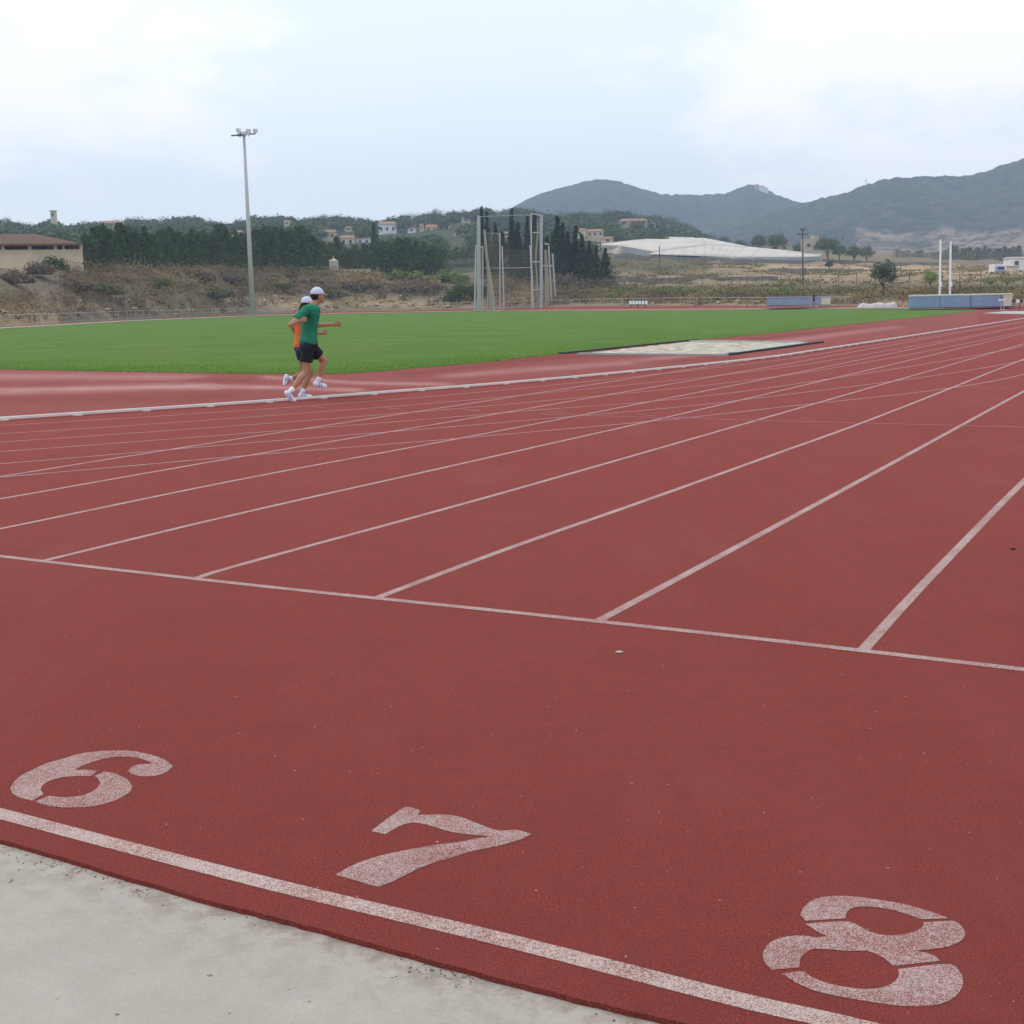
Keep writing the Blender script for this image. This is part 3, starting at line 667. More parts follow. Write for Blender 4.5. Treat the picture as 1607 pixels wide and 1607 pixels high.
HS = [('house', 594, 622, 347, 352, 368, 560, 'whitewall', 'tile', 'pale tall house with clay roof on the wooded hill above the tallest conifer tip', 3),
      ('house', 668, 686, 352, 356, 365, 575, 'cream', 'tile', 'left peach coloured house of the pair on the wooded hill', 2),
      ('house', 688, 706, 350, 352, 364, 580, 'cream', 'tile', 'right peach coloured taller house of the pair on the wooded hill', 2),
      ('house', 711, 732, 366, 369, 378, 520, 'tan', 'tile', 'small cream house low on the hill left of the throwing cage', 1),
      ('house', 724, 738, 341, 343, 348, 640, 'tan', 'tile', 'tiny pale house high on the hill left of the throwing cage', 1),
      ('house', 505, 527, 360, 364, 376, 500, 'tan', 'tile', 'cream house showing above the gap between the conifer rows', 2),
      ('house', 534, 556, 369, 373, 388, 470, 'tan', 'tile', 'cream house just above the lower conifer row, left one', 2),
      ('house', 560, 581, 370, 374, 384, 475, 'whitewall', 'tile', 'pale house just above the lower conifer row, right one', 2),
      ('house', 541, 553, 355, 357, 362, 600, 'tan', 'tile', 'tiny pale house among trees above the lower conifer row', 1),
      ('house', 973, 1016, 342.5, 346, 353, 560, 'stone', 'tile', 'long low house with clay roof on the wooded hill above the greenhouse', 3),
      ('house', 900, 920, 358, 361, 372, 500, 'cream', 'tile', 'peach house right of the cypress clump, nearest the greenhouse', 1),
      ('house', 921, 947, 359, 363, 372, 505, 'tan', 'tile', 'wide pale house with clay roof left of the greenhouse', 3),
      ('house', 945, 962, 371, 374, 381, 470, 'cream', 'tile', 'small peach house directly behind the left tip of the greenhouse', 1),
      ('house', 788, 800, 363, 366, 372, 520, 'cream', 'tile', 'small house glimpsed between the cage poles and cypresses', 1),
      ('house', 1206, 1239, 380, 384, 394, 480, 'stone', 'tile', 'brown farmhouse behind the right part of the greenhouse', 2),
      ('house', 446, 455, 345.5, 348, 354, 600, 'cream', 'tile', 'tiny peach house on the wooded hill just right of the floodlight mast', 1),
      ('tower', 659, 664, 351, 352.5, 364, 570, 'cream', 'tile', 'slim peach tower left of the peach house pair on the wooded hill', 1),
      ('house', 184, 193, 350, 352.5, 358, 555, 'cream', 'tile', 'small peach house beside the grey house above the left conifer row', 1),
      ('house', 640, 652, 357, 359, 365, 560, 'whitewall', 'tile', 'small white house between the tall pale house and the slim peach tower', 1),
      ('house', 155, 182, 346, 350, 357, 560, 'stone', 'tile', 'grey house among the trees above the left conifer row', 2),
      ('house', 362, 378, 361, 364, 376, 420, 'whitewall', 'tile', 'pale house glimpsed left of the floodlight mast', 1)]
c = []; t = []; sz = []; dr = []
for _ in range(2600):
    D = random.choice([random.uniform(320, 480), random.uniform(400, 700), random.uniform(400, 700)]); x = random.uniform(-120, 1125)
    b = TPt(x, D); sx, sy = sxy(b)
    if sx > 930 and D < 470: continue
    h = random.uniform(5, 8.5); w = random.uniform(5, 9)
    if sy-h*F/D < skyf(x)+2: continue
    if any(x0-w*F/D*.42 < sx < x1+w*F/D*.42 and sy-h*F/D*.98 < yb-1 and sy > yt and D < Dh-2 for (_n, x0, x1, yt, ye, yb, Dh, *_r) in HS): continue
    p, tt, dd = crown_pts('round', h, w, 130, random.randint(0, 40)); dr.append(dd); c.append(p+np.array([b.x, b.y, b.z-.5])); t.append(tt*.3+random.choice([0, .1, .3, .6])); sz.append(np.full(len(p), D*.0024))
c = np.concatenate(c); o = bpy.data.objects.new('woodland', leafmesh('woodland', c, np.concatenate(sz)*rng.uniform(.7, 1.4, len(c)), np.concatenate(t), M['wood'], np.concatenate(dr))); COL.objects.link(o)
tag(o, 'mixed green wood covering the low hill behind the houses', 'woodland', kind='stuff')
# scrub on the banks
c = []; t = []; sz = []; dr = []
def clump(x, D, h, w, n, tone, s):
    b = TPt(x, D); r = rng.normal(size=(n, 3)); p = np.stack([r[:, 0]*w/3, r[:, 1]*w/3, np.abs(r[:, 2])*h/2.2], 1)+np.array([b.x, b.y, b.z-.1])
    dr.append(r*.5*[1, 1, 0]+[0, -.35, .9])
    c.append(p); t.append(np.clip(tone+rng.normal(size=n)*.08, 0, 1)); sz.append(np.full(n, s))
for _ in range(9000):
    x = random.uniform(-150, 1650); d0 = float(np.interp(x, CX, D0)); off = random.uniform(13.5, 62)
    b_, = (float(np.interp(off, [13, 35, 80], [0, 1, 1])),)
    nz = mn.noise(Vector((x*.014, off*.12, 4)))
    if 400 < x < 720 and off < 21 and random.random() < .8: continue
    if x < 400 and off < 18 and random.random() < .35: continue
    if 600 < x < 750 and off > 30: continue
    if 695 < x < 765 and off > 16: continue
    if x < 95 and off > 24: continue
    if x > 880: 
        if off < 17 and random.random() < .5: continue
        tone = .35+.4*nz+(.35 if off > 26 else 0); hh = random.uniform(.4, 1.4) if off < 40 else random.uniform(.2, .6)
    else:
        tone = .10+.5*nz+(.35 if off > 34 else 0)+(.4 if 690 < x < 760 else 0)+(.25 if x > 600 and off > 30 else 0); hh = random.uniform(.5, 1.9)
    clump(x, d0+off, hh, random.uniform(.8, 2.4), 30, tone, d0*.0015+.02)
for _ in range(1500):
    x = random.uniform(900, 1650); D = random.uniform(220, 400); nz = mn.noise(Vector((x*.006, D*.06, 1)))
    if nz < .02: continue
    clump(x, D, random.uniform(.3, .9), random.uniform(2, 6), 30, .5+nz*.4, .45)
c = np.concatenate(c); o = bpy.data.objects.new('scrub', leafmesh('scrub', c, np.concatenate(sz)*rng.uniform(.6, 1.5, len(c)), np.concatenate(t), M['scrub'], np.concatenate(dr))); COL.objects.link(o)
tag(o, 'dry brown and olive scrub covering the banks and rough ground behind the field', 'scrub', kind='stuff')
# bushes that stand out from the scrub
def bush(x, ytop, off, wpx, mat, label, var, hm=1., n=1800):
    D = float(np.interp(x, CX, D0))+off
    b = TPt(x, D); h = max(.9, (P(x, ytop, D).z-b.z)*hm); w = wpx*D/F; r = np.random.default_rng(var)
    nc = 22; pts = []; tt = []; dd = []
    for i in range(nc):
        an = r.random()*6.28; q = r.random()**.5; cx, cy = math.cos(an)*w*.42*q, math.sin(an)*w*.3*q; cz = h*r.uniform(.15, .8)*(1-.5*q)
        k = n//nc; sg = h*.16; o_ = r.normal(size=(k, 3)); dd.append(o_*.6+[0, -.3, .6]); pts.append(o_*[sg*1.5, sg*1.3, sg]+[cx, cy, cz]); tt.append(np.full(k, r.random()*.8))
    p = np.concatenate(pts); p[:, 2] = np.abs(p[:, 2]); me = leafmesh('bush', p, rng.uniform(.6, 1.2, len(p))*D*.0019, np.concatenate(tt), M[mat], np.concatenate(dd))
    o = bpy.data.objects.new('bush', me); COL.objects.link(o); o.location = b; tag(o, label, 'bush'); return o
for i, q in enumerate([(52, 408, 36, 76, 'drybush', 'large dark bush on the bank below the brown roofed house'), (20, 424, 30, 70, 'drybush', 'wide dark bush at the left edge of the bank'),
        (165, 438, 22, 60, 'olivebush', 'olive bush on the middle of the bank under the left end of the conifer row'), (240, 432, 26, 80, 'olivebush', 'wide olive bush on the bank under the middle of the left conifer row'),
        (335, 448, 20, 60, 'olivebush', 'olive bush low on the bank between the dark bush and the floodlight mast'), (430, 440, 24, 60, 'olivebush', 'olive bush on the bank just right of the floodlight mast'), (520, 452, 20, 60, 'olivebush', 'low olive bush on the bank above the runners'),
        (88, 398, 42, 26, 'conifer', 'upright dark bush against the cream wall of the brown roofed house'), (312, 421, 30, 70, 'drybush', 'broad dark brown bush on the bank left of the floodlight mast'),
        (362, 426, 28, 50, 'drybush', 'dark brown bush on the bank close left of the floodlight mast'), (120, 436, 24, 54, 'drybush', 'dark bush low on the bank under the cream wall'),
        (632, 421, 36, 70, 'bramble', 'bright green bramble bank right of the small stone wall'), (700, 423, 32, 80, 'bramble', 'bright green bramble hedge left of the throwing cage'),
        (722, 438, 17, 62, 'conifer', 'dark green bush at the left foot of the throwing cage'), (750, 442, 20, 40, 'conifer', 'dark green bush behind the left net of the cage'),
        (570, 441, 24, 80, 'drybush', 'brown heather bush on the bank under the stone wall'), (470, 436, 28, 90, 'drybush', 'brown heather mound on the bank behind the runners'),
        (660, 446, 22, 80, 'drybush', 'brown heather mound above the pale rocks'), (960, 462, 22, 22, 'bramble', 'small bright green bush behind the white seats, left side'),
        (1230, 450, 30, 60, 'bramble', 'green bush on the bank behind the faded blue mat'), (1120, 455, 28, 60, 'bramble', 'low olive bush on the bank between seats and blue mat'),
        (1160, 457, 25, 50, 'drybush', 'low brown bush just left of the faded blue mat'), (1060, 452, 30, 60, 'bramble', 'low green bush above the row of white seats'), (880, 425, 34, 60, 'drybush', 'brown bush mass under the cypresses right of the cage'), (930, 432, 38, 70, 'drybush', 'brown bush mass at the right end of the cypresses')]):
    bush(*q, 60+i)
# pale stones at the bank foot
mb = MB()
for _ in range(170):
    x = random.choice([random.uniform(410, 720), random.uniform(0, 1200)]); off = random.uniform(12.5, 21); D = float(np.interp(x, CX, D0))+off; p = TPt(x, D)
    r = random.uniform(.12, .5); k = len(mb.v)
    ico = [(0, 0, 1), (.9, 0, .3), (.2, .85, .4), (-.8, .4, .3), (-.6, -.6, .35), (.3, -.9, .3), (.5, .5, -.5), (-.5, 0, -.5), (.2, -.5, -.5)]
    fs = [(0, 1, 2), (0, 2, 3), (0, 3, 4), (0, 4, 5), (0, 5, 1), (1, 6, 2), (2, 6, 3), (3, 6, 7), (3, 7, 4), (4, 7, 8), (4, 8, 5), (5, 8, 1), (1, 8, 6), (6, 8, 7)]
    for v in ico: mb.v.append((p.x+v[0]*r*random.uniform(.8, 1.5), p.y+v[1]*r, p.z+v[2]*r*.6))
    for f in fs: mb.f.append([k+i for i in f]); mb.mi.append(0)
tag(mb.build('rubble', simple('pale_limestone', (.54, .41, .25), .95, .25, 1)), 'pale limestone rubble scattered at the foot of the bank', 'rubble', kind='stuff')
# ragged grass along the near field edge
n = 26000; pts = []
fx = [p[0] for p in near_e]
for _ in range(n):
    x = random.uniform(-60, 1250); y = float(np.interp(x, fx, [p[1] for p in near_e]))+.6-abs(random.gauss(0, 9)); p = G(x, y, .02); pts.append((p.x, p.y, .02+random.uniform(0, .015)))
o = bpy.data.objects.new('grass', leafmesh('grass', np.array(pts), rng.uniform(.012, .032, n), rng.random(n), mat_foliage('grass_blade', (.095, .215, .022), (.150, .280, .042)))); COL.objects.link(o)
tag(o, 'short green grass tufts along the near edge of the field', 'grass', kind='stuff')

# ------------------------------------------------------------------ floodlight mast
b = TPt(397, float(np.interp(397, CX, D0))+1); b = G(397, 496.5); D = b.y
tpz = P(386.5, 212, D).z
e = empty('floodlight_mast', b, 'tall grey floodlight mast with a ring of lamps at its top', 'floodlight')
mb = MB(); mb.tube((b.x, b.y, 0), (b.x, b.y, tpz), .42, .20, 16); mb.build('pole', M['galv_lt'], e, True)
mb = MB(); mb.tube((b.x, b.y, -.05), (b.x, b.y, .12), .65, .65, 12); mb.build('base_plate', M['galv'], e)
mb = MB(); mb.tube((b.x-1.9, b.y, tpz-.05), (b.x+1.75, b.y-.2, tpz+.15), .10, .10, 8); mb.tube((b.x, b.y-1.2, tpz), (b.x, b.y+1.2, tpz), .08, .08, 8); mb.tube((b.x-.5, b.y, tpz-.2), (b.x-.5, b.y, tpz+.6), .06, .06)
mb.build('crossbar', M['darkmetal'], e)
for dx, dy, dz, an in [(-.75, -.2, .7, .3), (-.7, .5, .15, -.4), (.05, -.5, .2, 0), (.65, .3, .65, .5), (.75, -.4, .2, -.3), (1.75, 0, .6, .9)]:
    lb = MB(); c_ = Vector((b.x+dx, b.y+dy, tpz+dz)); lb.box(c_, (.62, .34, .48), an); lb.tube(c_+Vector((0, 0, -.5)), c_+Vector((0, 0, -.2)), .05, .05, 6)
    l = lb.build('lamp', M['galv'], e); gl = MB(); gl.box(c_+Vector((math.sin(an)*.18, -math.cos(an)*.18, -.02)), (.52, .03, .38), an); gl.build('lamp_glass', M['whitewall'], l); l2 = COL.objects[-1]
    l2.parent = l; l2.matrix_parent_inverse = Matrix.Identity(4)
# fix sub-part offsets: children of parts live in the part's own space
for o in list(COL.objects):
    if o.parent and o.parent.parent and o.type == 'MESH': o.matrix_parent_inverse = Matrix.Identity(4)

# ------------------------------------------------------------------ perimeter rail fence
fe_ = empty('perimeter_fence', TPt(200, float(np.interp(200, CX, D0))+12), 'low grey rail fence along the foot of the bank behind the field', 'fence')
path = [TPt(x, float(np.interp(x, CX, D0))+12) for x in range(-400, 1340, 8)]
pst = resample(path, 2.9 if True else 3)
rb = MB()
for a, b in zip(path, path[1:]):
    for hz, r_ in ((1.02, .028), (.12, .012), (.55, .008)): rb.tube(a+Vector((0, 0, hz)), b+Vector((0, 0, hz)), r_, r_, 6)
rb.build('rail', M['galv'], fe_)
post0 = None; cnt = 0
sel = [p for p in pst if sxy(p)[0] > -40][:99]
for p in sel:
    if post0 is None: q = MB(); q.tube((0, 0, -.1), (0, 0, 1.02), .035, .035, 8); post0 = q.build('post', M['galv']); o = post0
    else: o = post0.copy(); COL.objects.link(o)
    o.parent = fe_; o.location = p-fe_.location
# wire fence in the fields at the right
w0 = [TPt(x, float(np.interp(x, CX, D0))+62) for x in range(1000, 1640, 10)]
wf = empty('wire_fence', w0[0], 'tall thin wire fence on dark posts crossing the fields at the right', 'fence')
rb = MB()
for a, b in zip(w0, w0[1:]):
    for hz in (.6, 1.2, 1.8, 2.3): rb.tube(a+Vector((0, 0, hz)), b+Vector((0, 0, hz)), .014, .014, 4)
rb.build('wire', M['darkmetal'], wf)
p0 = None
for p in resample(w0, 3.4)[:60]:
    if p0 is None: q = MB(); q.tube((0, 0, -.3), (0, 0, 2.4), .06, .05, 6); p0 = q.build('post', M['timber']); o = p0
    else: o = p0.copy(); COL.objects.link(o)
    o.parent = wf; o.location = p-wf.location

# ------------------------------------------------------------------ throwing cage
D = G(800, 488.5).y+2; zc = lambda x: TPt(x, D).z
cg = empty('throwing_cage', P(800, 488, D), 'tall throwing cage of grey frames with gathered beige nets behind the field', 'throwing cage')
def pole(x, yt, yb, dd=0, r=.10, nm='pole', mat='galv_lt', xt=None):
    a = P(x, yb, D+dd); a.z = min(a.z, .1); t_ = P(xt or x, yt, D+dd); q = MB(); q.tube(a, t_, r, r*.85, 8); q.build(nm, M[mat], cg)
pole(750.5, 338, 487, 0, .22, mat='galv'); pole(754, 340, 487, 2, .14, xt=752.5); pole(745, 386, 486, 1, .13, xt=747); pole(757.5, 386, 486, 4, .13); pole(784.5, 366, 487, 5, .12); pole(791, 386, 486, 7, .13, xt=788)
pole(849.5, 337, 487, 0, .27, mat='galv'); pole(834.5, 335, 480, 3, .13, xt=833.5); pole(837, 386, 486, 1, .16, xt=832.5); pole(866, 386, 482, 3, .14, xt=861); pole(873, 398, 482, 6, .13, xt=867)
q = MB()
for (x0, y0, x1, y1, dd, r) in [(833.5, 335, 849, 338, 1, .10), (836, 365, 848, 365, 1, .09), (836, 411, 848, 411, 1, .09), (837, 455, 849, 455, 1, .08), (851, 417, 867, 417, 2, .10), (855, 382, 862, 384, 2, .11), (830, 386, 833, 387, 1, .10), (745, 386, 757, 388, 1, .09), (750, 340, 832, 337, 3, .035), (757, 366, 785, 366, 3, .03), (757, 421, 834, 420, 3, .05), (763, 488, 786, 488, 1, .10), (834, 487, 853, 487, 1, .1), (866, 440, 872, 440, 3, .06)]:
    q.tube(P(x0, y0, D+dd), P(x1, y1, D+dd), r, r, 6)
q.build('crossbar', M['galv_lt'], cg)
def net(strands, nm='net'):
    q = MB()
    for s in strands:
        pl = catmull([P(x, y, D+d) for x, y, d in s], 5)
        for a, b in zip(pl, pl[1:]): q.tube(a, b, .032, .032, 3)
    q.build(nm, M['net'], cg)
st = []
for i in range(44):
    u = random.uniform(-1, 1); v = random.uniform(-1, 1); st.append([(760+u*1.3, 360, 2), (763+u*2.2, 395, 2+v), (766+u*2.4, 420, 2+v), (769+u*4.5, 450, 2+2*v), (771+u*(7+3*random.random()), 487, 2+3*v)])
net(st)
st = []
for i in range(30):
    u = random.uniform(-1, 1); v = random.uniform(-1, 1); st.append([(856+u*1.5, 392, 2), (857+u*2.6, 420, 2+v), (858+u*3, 450, 2+2*v), (858+u*3, 485, 2+3*v)])
net(st); st = []
for i in range(14):
    u = random.uniform(-1, 1); st.append([(845+u*1.5, 350, 1), (841+u*1.2, 400, 2), (842+u, 430, 2), (845+u*2, 484, 2)])
net(st)
def sheet(xl, xr, yt, yb, dd, step=2.2):
    q = MB(); x = xl
    while x <= xr: q.tube(P(x, yt, D+dd), P(x, yb, D+dd), .010, .010, 3); x += step
    y = yt
    while y <= yb: q.tube(P(xl, y, D+dd), P(xr, y, D+dd), .010, .010, 3); y += step
    q.build('net', M['net'], cg)
sheet(764, 785, 366, 486, 4); sheet(786, 832, 392, 484, 8, 3.0); sheet(744, 757, 392, 486, 2, 1.6); sheet(835, 848, 366, 484, 2, 2.0); sheet(861, 872, 400, 482, 5, 2.0)

# ------------------------------------------------------------------ row of seats
Ds = 168; be = empty('seat_bench', TPt(1001, Ds), 'row of six white bucket seats on a metal frame beyond the field', 'bench')
za = P(1001, 478, Ds); q = MB(); zz = TPt(1001, Ds).z
q.tube(P(988, 478, Ds), P(1015, 477.6, Ds), .06, .06); 
for x in (989, 1001, 1013): q.tube(P(x, 484, Ds), P(x, 478, Ds), .06, .06); 
q.build('frame', M['darkmetal'], be)
for i in range(6):
    c_ = P(989.5+i*4.9, 474.5, Ds); q = MB(); q.box(c_+Vector((0, 0, -.22)), (.27, .4, .07)); q.box(c_+Vector((0, .18, .0)), (.27, .07, .42)); q.box(c_+Vector((-.13, .05, -.1)), (.05, .3, .2)); q.box(c_+Vector((.13, .05, -.1)), (.05, .3, .2))
    q.build('seat', M['postwhite'], be)

# ------------------------------------------------------------------ landing beds
def gz(x, y, D): return P(x, y, D)
def bed(name, x0, x1, yt0, yt1, yb, D, depth, side, top, label, cat, seams=(), endx=None, endmat=None, capname='cover'):
    A = P(x0, yb, D); th = math.atan2(A.x, A.y); ex = Vector((math.cos(th), -math.sin(th), 0)); ey = Vector((math.sin(th), math.cos(th), 0))
    def reach(px):
        lo, hi = 0., 40.
        for _ in range(40):
            mid = (lo+hi)/2
            if sxy(A+ex*mid)[0] < px: lo = mid
            else: hi = mid
        return lo
    L = reach(x1); base = A.z; hz = P(x0, (yt0+yt1)/2, D).z-base
    def bx(q, u0, u1, v0, v1, z0, z1): c_ = A+ex*(u0+u1)/2+ey*(v0+v1)/2; q.box((c_.x, c_.y, (z0+z1)/2), (u1-u0, v1-v0, z1-z0), -th)
    c0 = A+ex*L/2+ey*depth/2; e = empty(name, (c0.x, c0.y, base), label, cat)
    q = MB(); bx(q, 0, L, 0, depth, base+.03, base+hz*.89); body = q.build('mattress', side, e); bv = body.modifiers.new('b', 'BEVEL'); bv.width = .06; bv.segments = 3
    q = MB(); bx(q, -.05, L+.05, -.05, depth+.05, base+hz*.865, base+hz); t_ = q.build(capname, top, e); bv = t_.modifiers.new('b', 'BEVEL'); bv.width = .05; bv.segments = 3
    q = MB(); bx(q, -.015, L+.015, -.015, depth+.015, base, base+.06); q.build('base_board', M['navy'], e)
    for sx_ in seams:
        u = reach(sx_); q = MB(); bx(q, u-.025, u+.025, -.022, -.002, base+hz*.08, base+hz*.84); q.build('strap', M['navy'], e)
    if endx:
        u = reach(endx); q = MB(); bx(q, u, L+.02, -.02, depth+.02, base+hz*.07, base+hz*.86); q.build('end_cover', endmat, e)
    return e
bed('landing_bed', 1426, 1588, 463, 463, 484, 121, 6.5, M['blue'], M['mattop'], 'long blue pole vault landing bed with pale top under the two white posts', 'landing mat', (1475, 1523, 1571), 1574, M['mattop'])
bed('landing_mat', 1203.5, 1303, 466.5, 466.5, 480.5, 151, 4.5, M['lilac'], M['lilac'], 'long faded lilac blue mat with a cream right end beyond the field', 'landing mat', (), 1288.5, M['mattop'])
# folded tarpaulin
Dt = 133; a = P(1345, 483, Dt); b = P(1408, 483, Dt); mb = MB(); nx, ny = 40, 14; hz = P(1376, 473.5, Dt).z-a.z
for i in range(nx+1):
    for j in range(ny+1):
        u, v = i/nx, j/ny; pr = min(1, math.sin(math.pi*v)**.35)*min(1, (u*9))**.6*min(1, (1-u)*14)**.6
        z = hz*pr*(.80+.10*math.sin(u*15)+.12*mn.noise(Vector((u*8, v*4, 0))))*(.82+.2*u)
        mb.v.append(((a.x+(b.x-a.x)*u)*(1+2.2*v/Dt), Dt+2.2*v+.15*mn.noise(Vector((u*9, v*3, 5))), a.z+max(0, z)))
for i in range(nx):
    for j in range(ny): k = i*(ny+1)+j; mb.f.append([k, k+ny+1, k+ny+2, k+1]); mb.mi.append(0)
o = mb.build('tarpaulin', M['tarp'], None, True); tag(o, 'low crumpled grey tarpaulin over a mat between the two blue mats', 'tarpaulin')
# uprights
for k, (xb, xt, yt, lab) in enumerate([(1474.5, 1476, 376, 'left white upright post behind the blue landing bed'), (1490.5, 1492, 378.5, 'right white upright post behind the blue landing bed')]):
    Du = 129; a = P(xb, 482, Du); t_ = P(xt, yt, Du); e = empty('upright_post', a, lab, 'post')
    q = MB(); q.tube(a, t_, .105, .095, 12); q.build('pole', M['postwhite'], e); q = MB(); q.box(a+Vector((0, 0, .06)), (.9, .5, .12)); q.build('base_plate', M['galv'], e)
    q = MB(); p = P(xb+.6, 446, Du); q.box((p.x+.05, p.y-.1, p.z), (.22, .12, .5)); q.build('padding', M['postwhite'], e)
# hurdle-like stand and low barrier at the right end
Dh = 112; e = empty('hurdle', P(1573.5, 487, Dh), 'white stand like a hurdle in front of the right end of the blue bed', 'hurdle')
q = MB(); q.box(P(1572.5, 470.5, Dh), (.62, .04, .13)); q.build('bar', M['postwhite'], e)
for dx in (-2.3, 2.2):
    q = MB(); q.tube(P(1573.5+dx, 487, Dh), P(1573+dx, 471, Dh), .035, .035); q.box(P(1573.5+dx, 487, Dh)+Vector((0, -.2, .04)), (.07, .65, .05)); q.build('leg', M['galv_lt'], e)
e = empty('barrier_board', P(1600, 477, 112), 'low black and white striped barrier at the right edge of the photo', 'barrier')
for i in range(8):
    p = P(1591+i*6, 472.5, 112); q = MB(); q.box(p, (.325, .08, .28)); q.build('board', M['postwhite'] if i % 2 else M['darkmetal'], e)
for i in range(0, 9, 2):
    p = P(1590+i*5.4, 476, 112.1); q = MB(); q.box(p+Vector((0, .06, -.25)), (.06, .06, .5)); q.build('leg', M['darkmetal'], e)
# pale slab by the track on the right
mb = MB(); pts = [G(1540, 491.5, .016), G(1607, 493, .016), G(1760, 496, .016), G(1760, 489, .016), G(1607, 488.2, .016), G(1575, 488.5, .016)]; mb.poly(pts)
tag(mb.build('vault_runway_slab', M['pitedge']), kind='structure')

# ------------------------------------------------------------------ buildings
def house(name, x0, x1, yr, ye, yb, D, wall, roof, label, cat='house', chim=None, hip=.12, depth=None, wins=2, over=.3, door=False):
    a = P(x0, yb, D); b = P(x1, yb, D); he = P((x0+x1)/2, ye, D).z; hr = P((x0+x1)/2, yr, D).z; dp = depth or max(4, (b.x-a.x)*.6); z0 = min(a.z, b.z)-2
    e = empty(name, ((a.x+b.x)/2, D+dp/2, z0+2), label, cat)
    q = MB(); q.box(((a.x+b.x)/2, D+dp/2, (z0+he)/2), (b.x-a.x, dp, he-z0)); q.build('wall', wall, e)
    A, B, y0, y1 = a.x-over, b.x+over, D-over, D+dp+over; hx = (B-A)*hip
    q = MB(); c4 = [(A, y0, he), (B, y0, he), (B, y1, he), (A, y1, he)]; r = [(A+hx, (y0+y1)/2, hr), (B-hx, (y0+y1)/2, hr)]
    q.poly([c4[0], c4[1], r[1], r[0]]); q.poly([c4[1], c4[2], r[1]]); q.poly([c4[2], c4[3], r[0], r[1]]); q.poly([c4[3], c4[0], r[0]]); q.poly([(p[0], p[1], he-.12) for p in c4][::-1])
    for i in range(4): u, v = c4[i], c4[(i+1) % 4]; q.poly([(u[0], u[1], he-.12), (v[0], v[1], he-.12), v, u])
    ro = q.build('roof', roof, e)
    if chim: p = P(chim, yr, D+dp/2); q = MB(); q.box((p.x, D+dp/2, hr+.2), (1.1, .9, 2.0)); ch = q.build('chimney', wall, ro); ch.matrix_parent_inverse = Matrix.Identity(4)
    L = b.x-a.x; hw = he-z0-2
    for i in range(wins):
        cx = a.x+L*(i+.5)/wins; q = MB(); q.box((cx, D-.03, z0+2+hw*.55), (min(1.2, L/wins*.35), .08, min(1.4, hw*.4))); q.build('window', M['window'], e)
    return e
# the brown roofed house at the left
Dl = 172
a = P(-60, 420, Dl); b = P(131, 420, Dl); e = empty('farmhouse', tuple(b), 'low house with brown hipped roof, open porch and cream wall at the left edge', 'house')
z0 = a.z-2; zw = P(60, 392.5, Dl).z; ze = P(60, 383.5, Dl).z; zr = P(60, 368, Dl+6).z; zb = P(60, 420, Dl).z
q = MB(); q.box(((a.x+b.x)/2, Dl+.2, (z0+zw)/2), (b.x-a.x, .4, zw-z0)); q.build('parapet_wall', M['cream'], e)
q = MB(); q.box(((a.x+b.x)/2-.5, Dl+8, (z0+ze)/2), (b.x-a.x-1.4, 10, ze-z0)); q.build('wall', M['brown'], e)
for xx in (13, 52, 90, 102, 128, -20):
    p = P(xx, 388, Dl+.25); q = MB(); q.box((p.x, Dl+.25, (zw+ze)/2), (.40 if xx != 102 else .25, .36, ze-zw+.02)); q.build('pillar', M['cream'], e)
q = MB(); A, B = a.x-.8, b.x+.0; y0, y1 = Dl-.8, Dl+13.5; c4 = [(A, y0, ze), (B, y0, ze), (B, y1, ze), (A, y1, ze)]; r = [(A+5, (y0+y1)/2, zr), (P(78, 368, Dl+6).x, (y0+y1)/2, zr)]
q.poly([c4[0], c4[1], r[1], r[0]]); q.poly([c4[1], c4[2], r[1]]); q.poly([c4[2], c4[3], r[0], r[1]]); q.poly([c4[3], c4[0], r[0]]); q.poly([(p[0], p[1], ze-.2) for p in c4][::-1])
ro = q.build('roof', M['tiledk'], e)
q = MB(); q.box(((A+B)/2, y0-.03, ze-.12), (B-A, .06, .24)); q.build('eave_board', M['brown'], e)
p = P(7, 364, Dl+6); q = MB(); q.box((p.x, Dl+6, p.z-.4), (.75, .75, 1.9)); q.box((p.x, Dl+6, p.z+.62), (.95, .95, .16)); ch = q.build('chimney', M['tile'], ro); ch.matrix_parent_inverse = Matrix.Identity(4)
for xx in (78, 112, 30): p = P(xx, 388, Dl+3); q = MB(); q.box((p.x, Dl+2.97, (zw+ze)/2-.3), (1.3, .06, .9)); q.build('window', M['window'], e)
hb = e
# retaining wall below it
a = P(-60, 424, Dl-9); b = P(28, 424, Dl-9); q = MB(); q.box(((a.x+b.x)/2, Dl-9, a.z-.6), (b.x-a.x, .5, 2.2)); tag(q.build('retaining_wall', M['tan']), 'short tan retaining wall below the house at the left edge', 'wall')
hb.rotation_euler.z = R(15)
